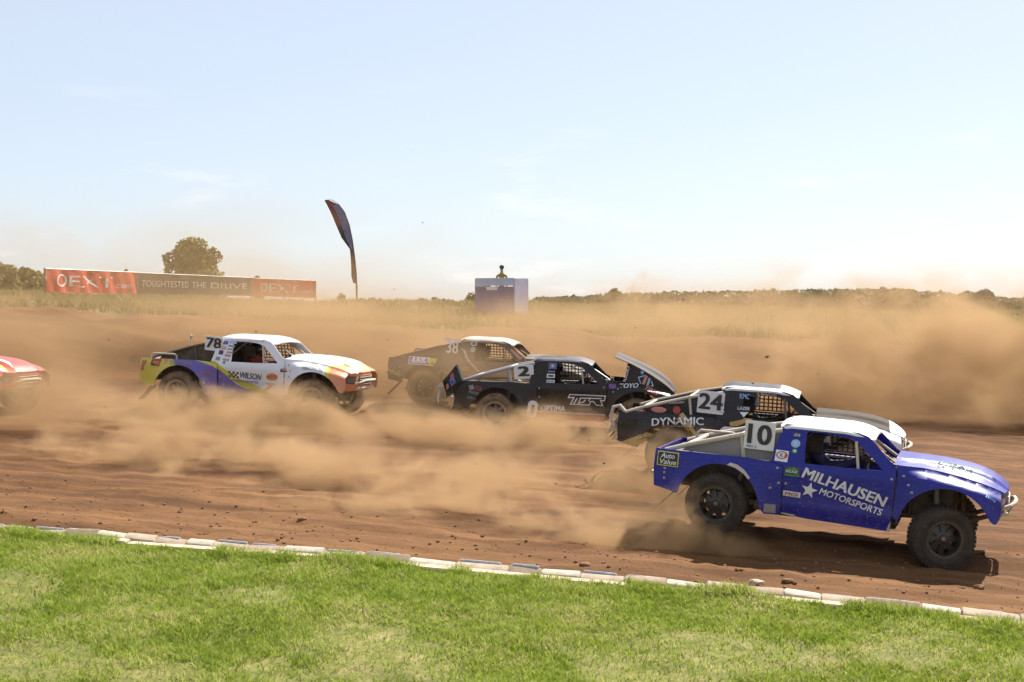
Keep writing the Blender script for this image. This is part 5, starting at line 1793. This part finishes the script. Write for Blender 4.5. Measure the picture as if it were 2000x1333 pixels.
for (px, py, w, h, m, t) in ((433, 670, .11, .075, M_PPAINT, None), (447.5, 670, .16, .05, M_LBLUE, 'TIRE'), (429, 680, .14, .065, M_PINK, 'SMS'), (446, 677, .15, .035, M_GREYV, None), (427, 689, .10, .085, M_NAVYV, None),
                              (444.5, 683, .15, .03, M_GREYV, None), (443, 689, .13, .03, M_GREYV, None), (441, 695, .14, .05, M_PINK, None), (423, 701, .10, .07, M_GREYV, None), (439, 703, .15, .04, M_GREYV, 'LUCAS'), (437, 708, .06, .05, M_GREYV, None)):
    p = T.P(px, py); s = decal(T.root, c, rect(p, w, h, -3), m)
    if t: letters(s, c, t, (p[0] - w * .4, p[1] - h * .3), (p[0] + w * .4, p[1] - h * .3), h * .6, M_WHITE, .03, off=.01)
s = decal(T.root, c, T.PP([(548, 721), (562, 719), (564, 726), (556, 728), (547, 727)]), M_NAVYV); decal(s, c, ellipse(T.P(556, 722.5), .05, .02), M_PINK, off=.009)
T.bolts([('f', 2.46, 1.10), ('f', 2.50, .98), ('f', 2.47, .86), ('c', .93, .92), ('c', .93, .78), ('c', 1.0, .62)])
mb = MB(); mb.tube([(-.05, -.3, 1.34), (-.06, -.3, 1.52)], .012, 6); mb.ico((-.06, -.3, 1.55), (.04, .04, .05), 1); mb.build('bed_light', M_CHIP, T.root)
mb = MB(); mb.tube([(-.70, -.80, 1.08), (-.68, -.80, 1.17), (-.64, -.80, 1.19), (-.16, -.80, 1.19), (-.12, -.80, 1.16), (-.11, -.80, 1.08)], .02, 8); mb.build('grab_hoop', M_CAGE_W, T.root, smooth=True)

# ======================================================= red truck entering at the left edge
M_RPAINT = coat('red_gloss_paint', (0.55, 0.035, 0.03), 0.3, dirt=0.12, low=0.35, clear=0.5)
T = Truck('race_truck', 'red race truck with white and yellow hood stripes, only its nose in the picture', (-300, 768), 30.6, -15, 1.5)
T.shell(M_RPAINT, M_RPAINT, M_RPAINT, mats=[M_RPAINT, M_WHITE, M_YELV], paint_h=[([(2.2, -.95), (3.60, -.95), (3.70, -.60), (3.3, -.40), (2.2, -.30)], 2), ([(2.2, -.30), (3.2, -.36), (3.70, -.58), (3.72, -.64), (3.2, -.50), (2.2, -.46)], 3),
                ([(2.9, -.16), (3.5, -.24), (3.68, -.40), (3.5, -.36), (2.9, -.26)], 2)])
T.frame(cage=M_CAGE_D, rail=M_CAGE_D, fin=M_DARK, bumper=M_CHIP)
T.cabin()
T.wheels(dusty=True)

# ------------------------------------------------------------------ dust
def dust_mat(name, dens, scale, stretch, lo, hi, seed, rgb=(0.58, 0.40, 0.225), aniso=0.25, detail=6.0, zfall=0.0):
    m, nt, out = new_mat(name)
    N, L = nt.nodes, nt.links
    tc = N.new('ShaderNodeTexCoord')
    geo = N.new('ShaderNodeNewGeometry')
    ln = N.new('ShaderNodeVectorMath'); ln.operation = 'LENGTH'
    L.new(tc.outputs['Object'], ln.inputs[0])
    edge = ninput(N.new('ShaderNodeMapRange'), From_Min=1.0, From_Max=0.25, To_Min=0.0, To_Max=1.0)
    edge.interpolation_type = 'SMOOTHSTEP'
    L.new(ln.outputs['Value'], edge.inputs['Value'])
    mp = N.new('ShaderNodeMapping')
    mp.inputs['Scale'].default_value = stretch
    mp.inputs['Location'].default_value = (seed * 3.7, seed * 1.3, seed * 2.1)
    mp.inputs['Rotation'].default_value = (0, R(12), 0)
    L.new(geo.outputs['Position'], mp.inputs['Vector'])
    nz = ninput(N.new('ShaderNodeTexNoise'), Scale=scale, Detail=detail, Roughness=0.62, Distortion=0.5)
    L.new(mp.outputs[0], nz.inputs['Vector'])
    cr = ninput(N.new('ShaderNodeMapRange'), From_Min=lo, From_Max=hi, To_Min=0.0, To_Max=1.0)
    cr.interpolation_type = 'SMOOTHSTEP'
    # wisps: near the rim only the strongest billows remain
    sub = N.new('ShaderNodeMath'); sub.operation = 'MULTIPLY_ADD'
    inv = N.new('ShaderNodeMath'); inv.operation = 'SUBTRACT'; inv.inputs[0].default_value = 1.0
    L.new(edge.outputs[0], inv.inputs[1])
    L.new(inv.outputs[0], sub.inputs[0]); sub.inputs[1].default_value = -0.16
    L.new(nz.outputs['Fac'], sub.inputs[2])
    L.new(sub.outputs[0], cr.inputs['Value'])
    mu = N.new('ShaderNodeMath'); mu.operation = 'MULTIPLY'
    L.new(edge.outputs[0], mu.inputs[0]); L.new(cr.outputs[0], mu.inputs[1])
    md = N.new('ShaderNodeMath'); md.operation = 'MULTIPLY'; md.inputs[1].default_value = dens
    L.new(mu.outputs[0], md.inputs[0])
    v = N.new('ShaderNodeVolumePrincipled')
    v.inputs['Color'].default_value = (*rgb, 1)
    v.inputs['Anisotropy'].default_value = aniso
    L.new(md.outputs[0], v.inputs['Density'])
    L.new(v.outputs[0], out.inputs['Volume'])
    return m


def dust(c, s, label, dens, scale=0.5, stretch=(1, 1, 1.4), lo=0.36, hi=0.62, seed=0, rot=0.0, step=1.0, **kw):
    bm = bmesh.new()
    bmesh.ops.create_icosphere(bm, subdivisions=3, radius=1.04)
    me = bpy.data.meshes.new('dust'); bm.to_mesh(me); bm.free()
    m = dust_mat('dust_%d' % seed, dens, scale, stretch, lo, hi, seed, **kw)
    me.materials.append(m)
    ob = bpy.data.objects.new('dust', me); COL.objects.link(ob)
    ob.location = c; ob.scale = s; ob.rotation_euler = (0, 0, R(rot))
    tag(ob, label, 'dust', 'airborne dust thrown up by the trucks', 'stuff')
    m.cycles.volume_step_rate = step
    return ob


# wide cloud hanging between the trucks and the berm
dust((-8, 38.5, 2.2), (25, 4.0, 2.7), 'wide thin tan dust cloud hanging over the left half of the track', 0.55, 0.33, (0.6, 1, 1.1), 0.28, 0.64, 1, -4)
dust((12, 36.5, 1.6), (17, 5.0, 3.7), 'thick brown dust cloud billowing behind the trucks on the right', 1.7, 0.62, (0.7, 1, 0.9), 0.41, 0.60, 2, -6)
dust((-12, 47.0, 4.8), (15, 4.0, 3.4), 'faint high dust veil in front of the banners', 0.17, 0.32, (0.6, 1, 1), 0.34, 0.66, 3)
dust((9, 46.5, 2.5), (17, 4.0, 2.0), 'tan dust drifting over the ridge on the right', 0.30, 0.40, (0.7, 1, 1), 0.32, 0.66, 4)
# low billows churned up around the wheels
dust((-5.6, 29.4, 0.95), (6.2, 2.0, 1.25), 'low brown dust swirling round the wheels of the white truck', 3.0, 1.00, (0.7, 1, 1.1), 0.37, 0.58, 5, -8, step=0.7)
dust((-0.6, 28.4, 0.60), (5.0, 1.9, 1.15), 'low dust billow in front of the black truck with the red stripe', 3.0, 1.05, (0.75, 1, 1.1), 0.375, 0.58, 6, -8, step=0.7)
dust((-2.4, 23.8, 0.35), (6.8, 2.4, 1.35), 'loose brown dust curls rolling over the middle of the track', 3.4, 1.10, (0.75, 1, 1.0), 0.40, 0.58, 7, -10, step=0.7)
dust((1.75, 19.3, 0.15), (2.9, 0.95, 1.0), 'dense dust plume trailing the rear wheel of the blue truck', 4.2, 1.37, (0.75, 1, 1.0), 0.40, 0.60, 8, -14, step=0.7)
dust((-1.6, 32.0, 1.7), (4.6, 1.3, 1.7), 'dust curtain in front of the dusty grey truck', 0.45, 0.6, (0.8, 1, 1), 0.34, 0.64, 9, -8)
dust((-10.0, 28.2, 1.5), (4.0, 1.5, 1.3), 'dust cloud around the red truck nose at the left edge', 1.2, 0.6, (0.8, 1, 1), 0.34, 0.62, 10, -8)
dust((2.5, 22.9, 0.6), (1.9, 1.0, 1.1), 'dust rising behind the tail of the black truck with number 24', 2.0, 1.30, (0.9, 1, 1), 0.36, 0.6, 11, -10, step=0.7)
dust((-1.2, 21.0, 0.25), (4.6, 1.3, 0.9), 'thin dust curls low over the dirt nearest the kerb', 3.0, 1.43, (0.75, 1, 1.0), 0.41, 0.58, 12, -12, step=0.7)
dust((4.2, 47.5, 3.6), (2.6, 1.5, 1.5), 'puff of tan dust rising above the skyline right of the marshal stand', 0.9, 0.8, (1, 1, 1), 0.40, 0.64, 13, 0)
dust((-10, 44.6, 2.9), (22, 2.4, 1.25), 'low tan dust veil lying along the grass bank on the left', 0.8, 0.45, (0.6, 1, 1), 0.34, 0.64, 14, -1)
dust((-6.2, 25.2, 0.75), (4.6, 1.7, 1.0), 'brown dust rolling across the track in front of the white truck', 2.6, 1.17, (0.75, 1, 1.0), 0.41, 0.59, 15, -10, step=0.7)
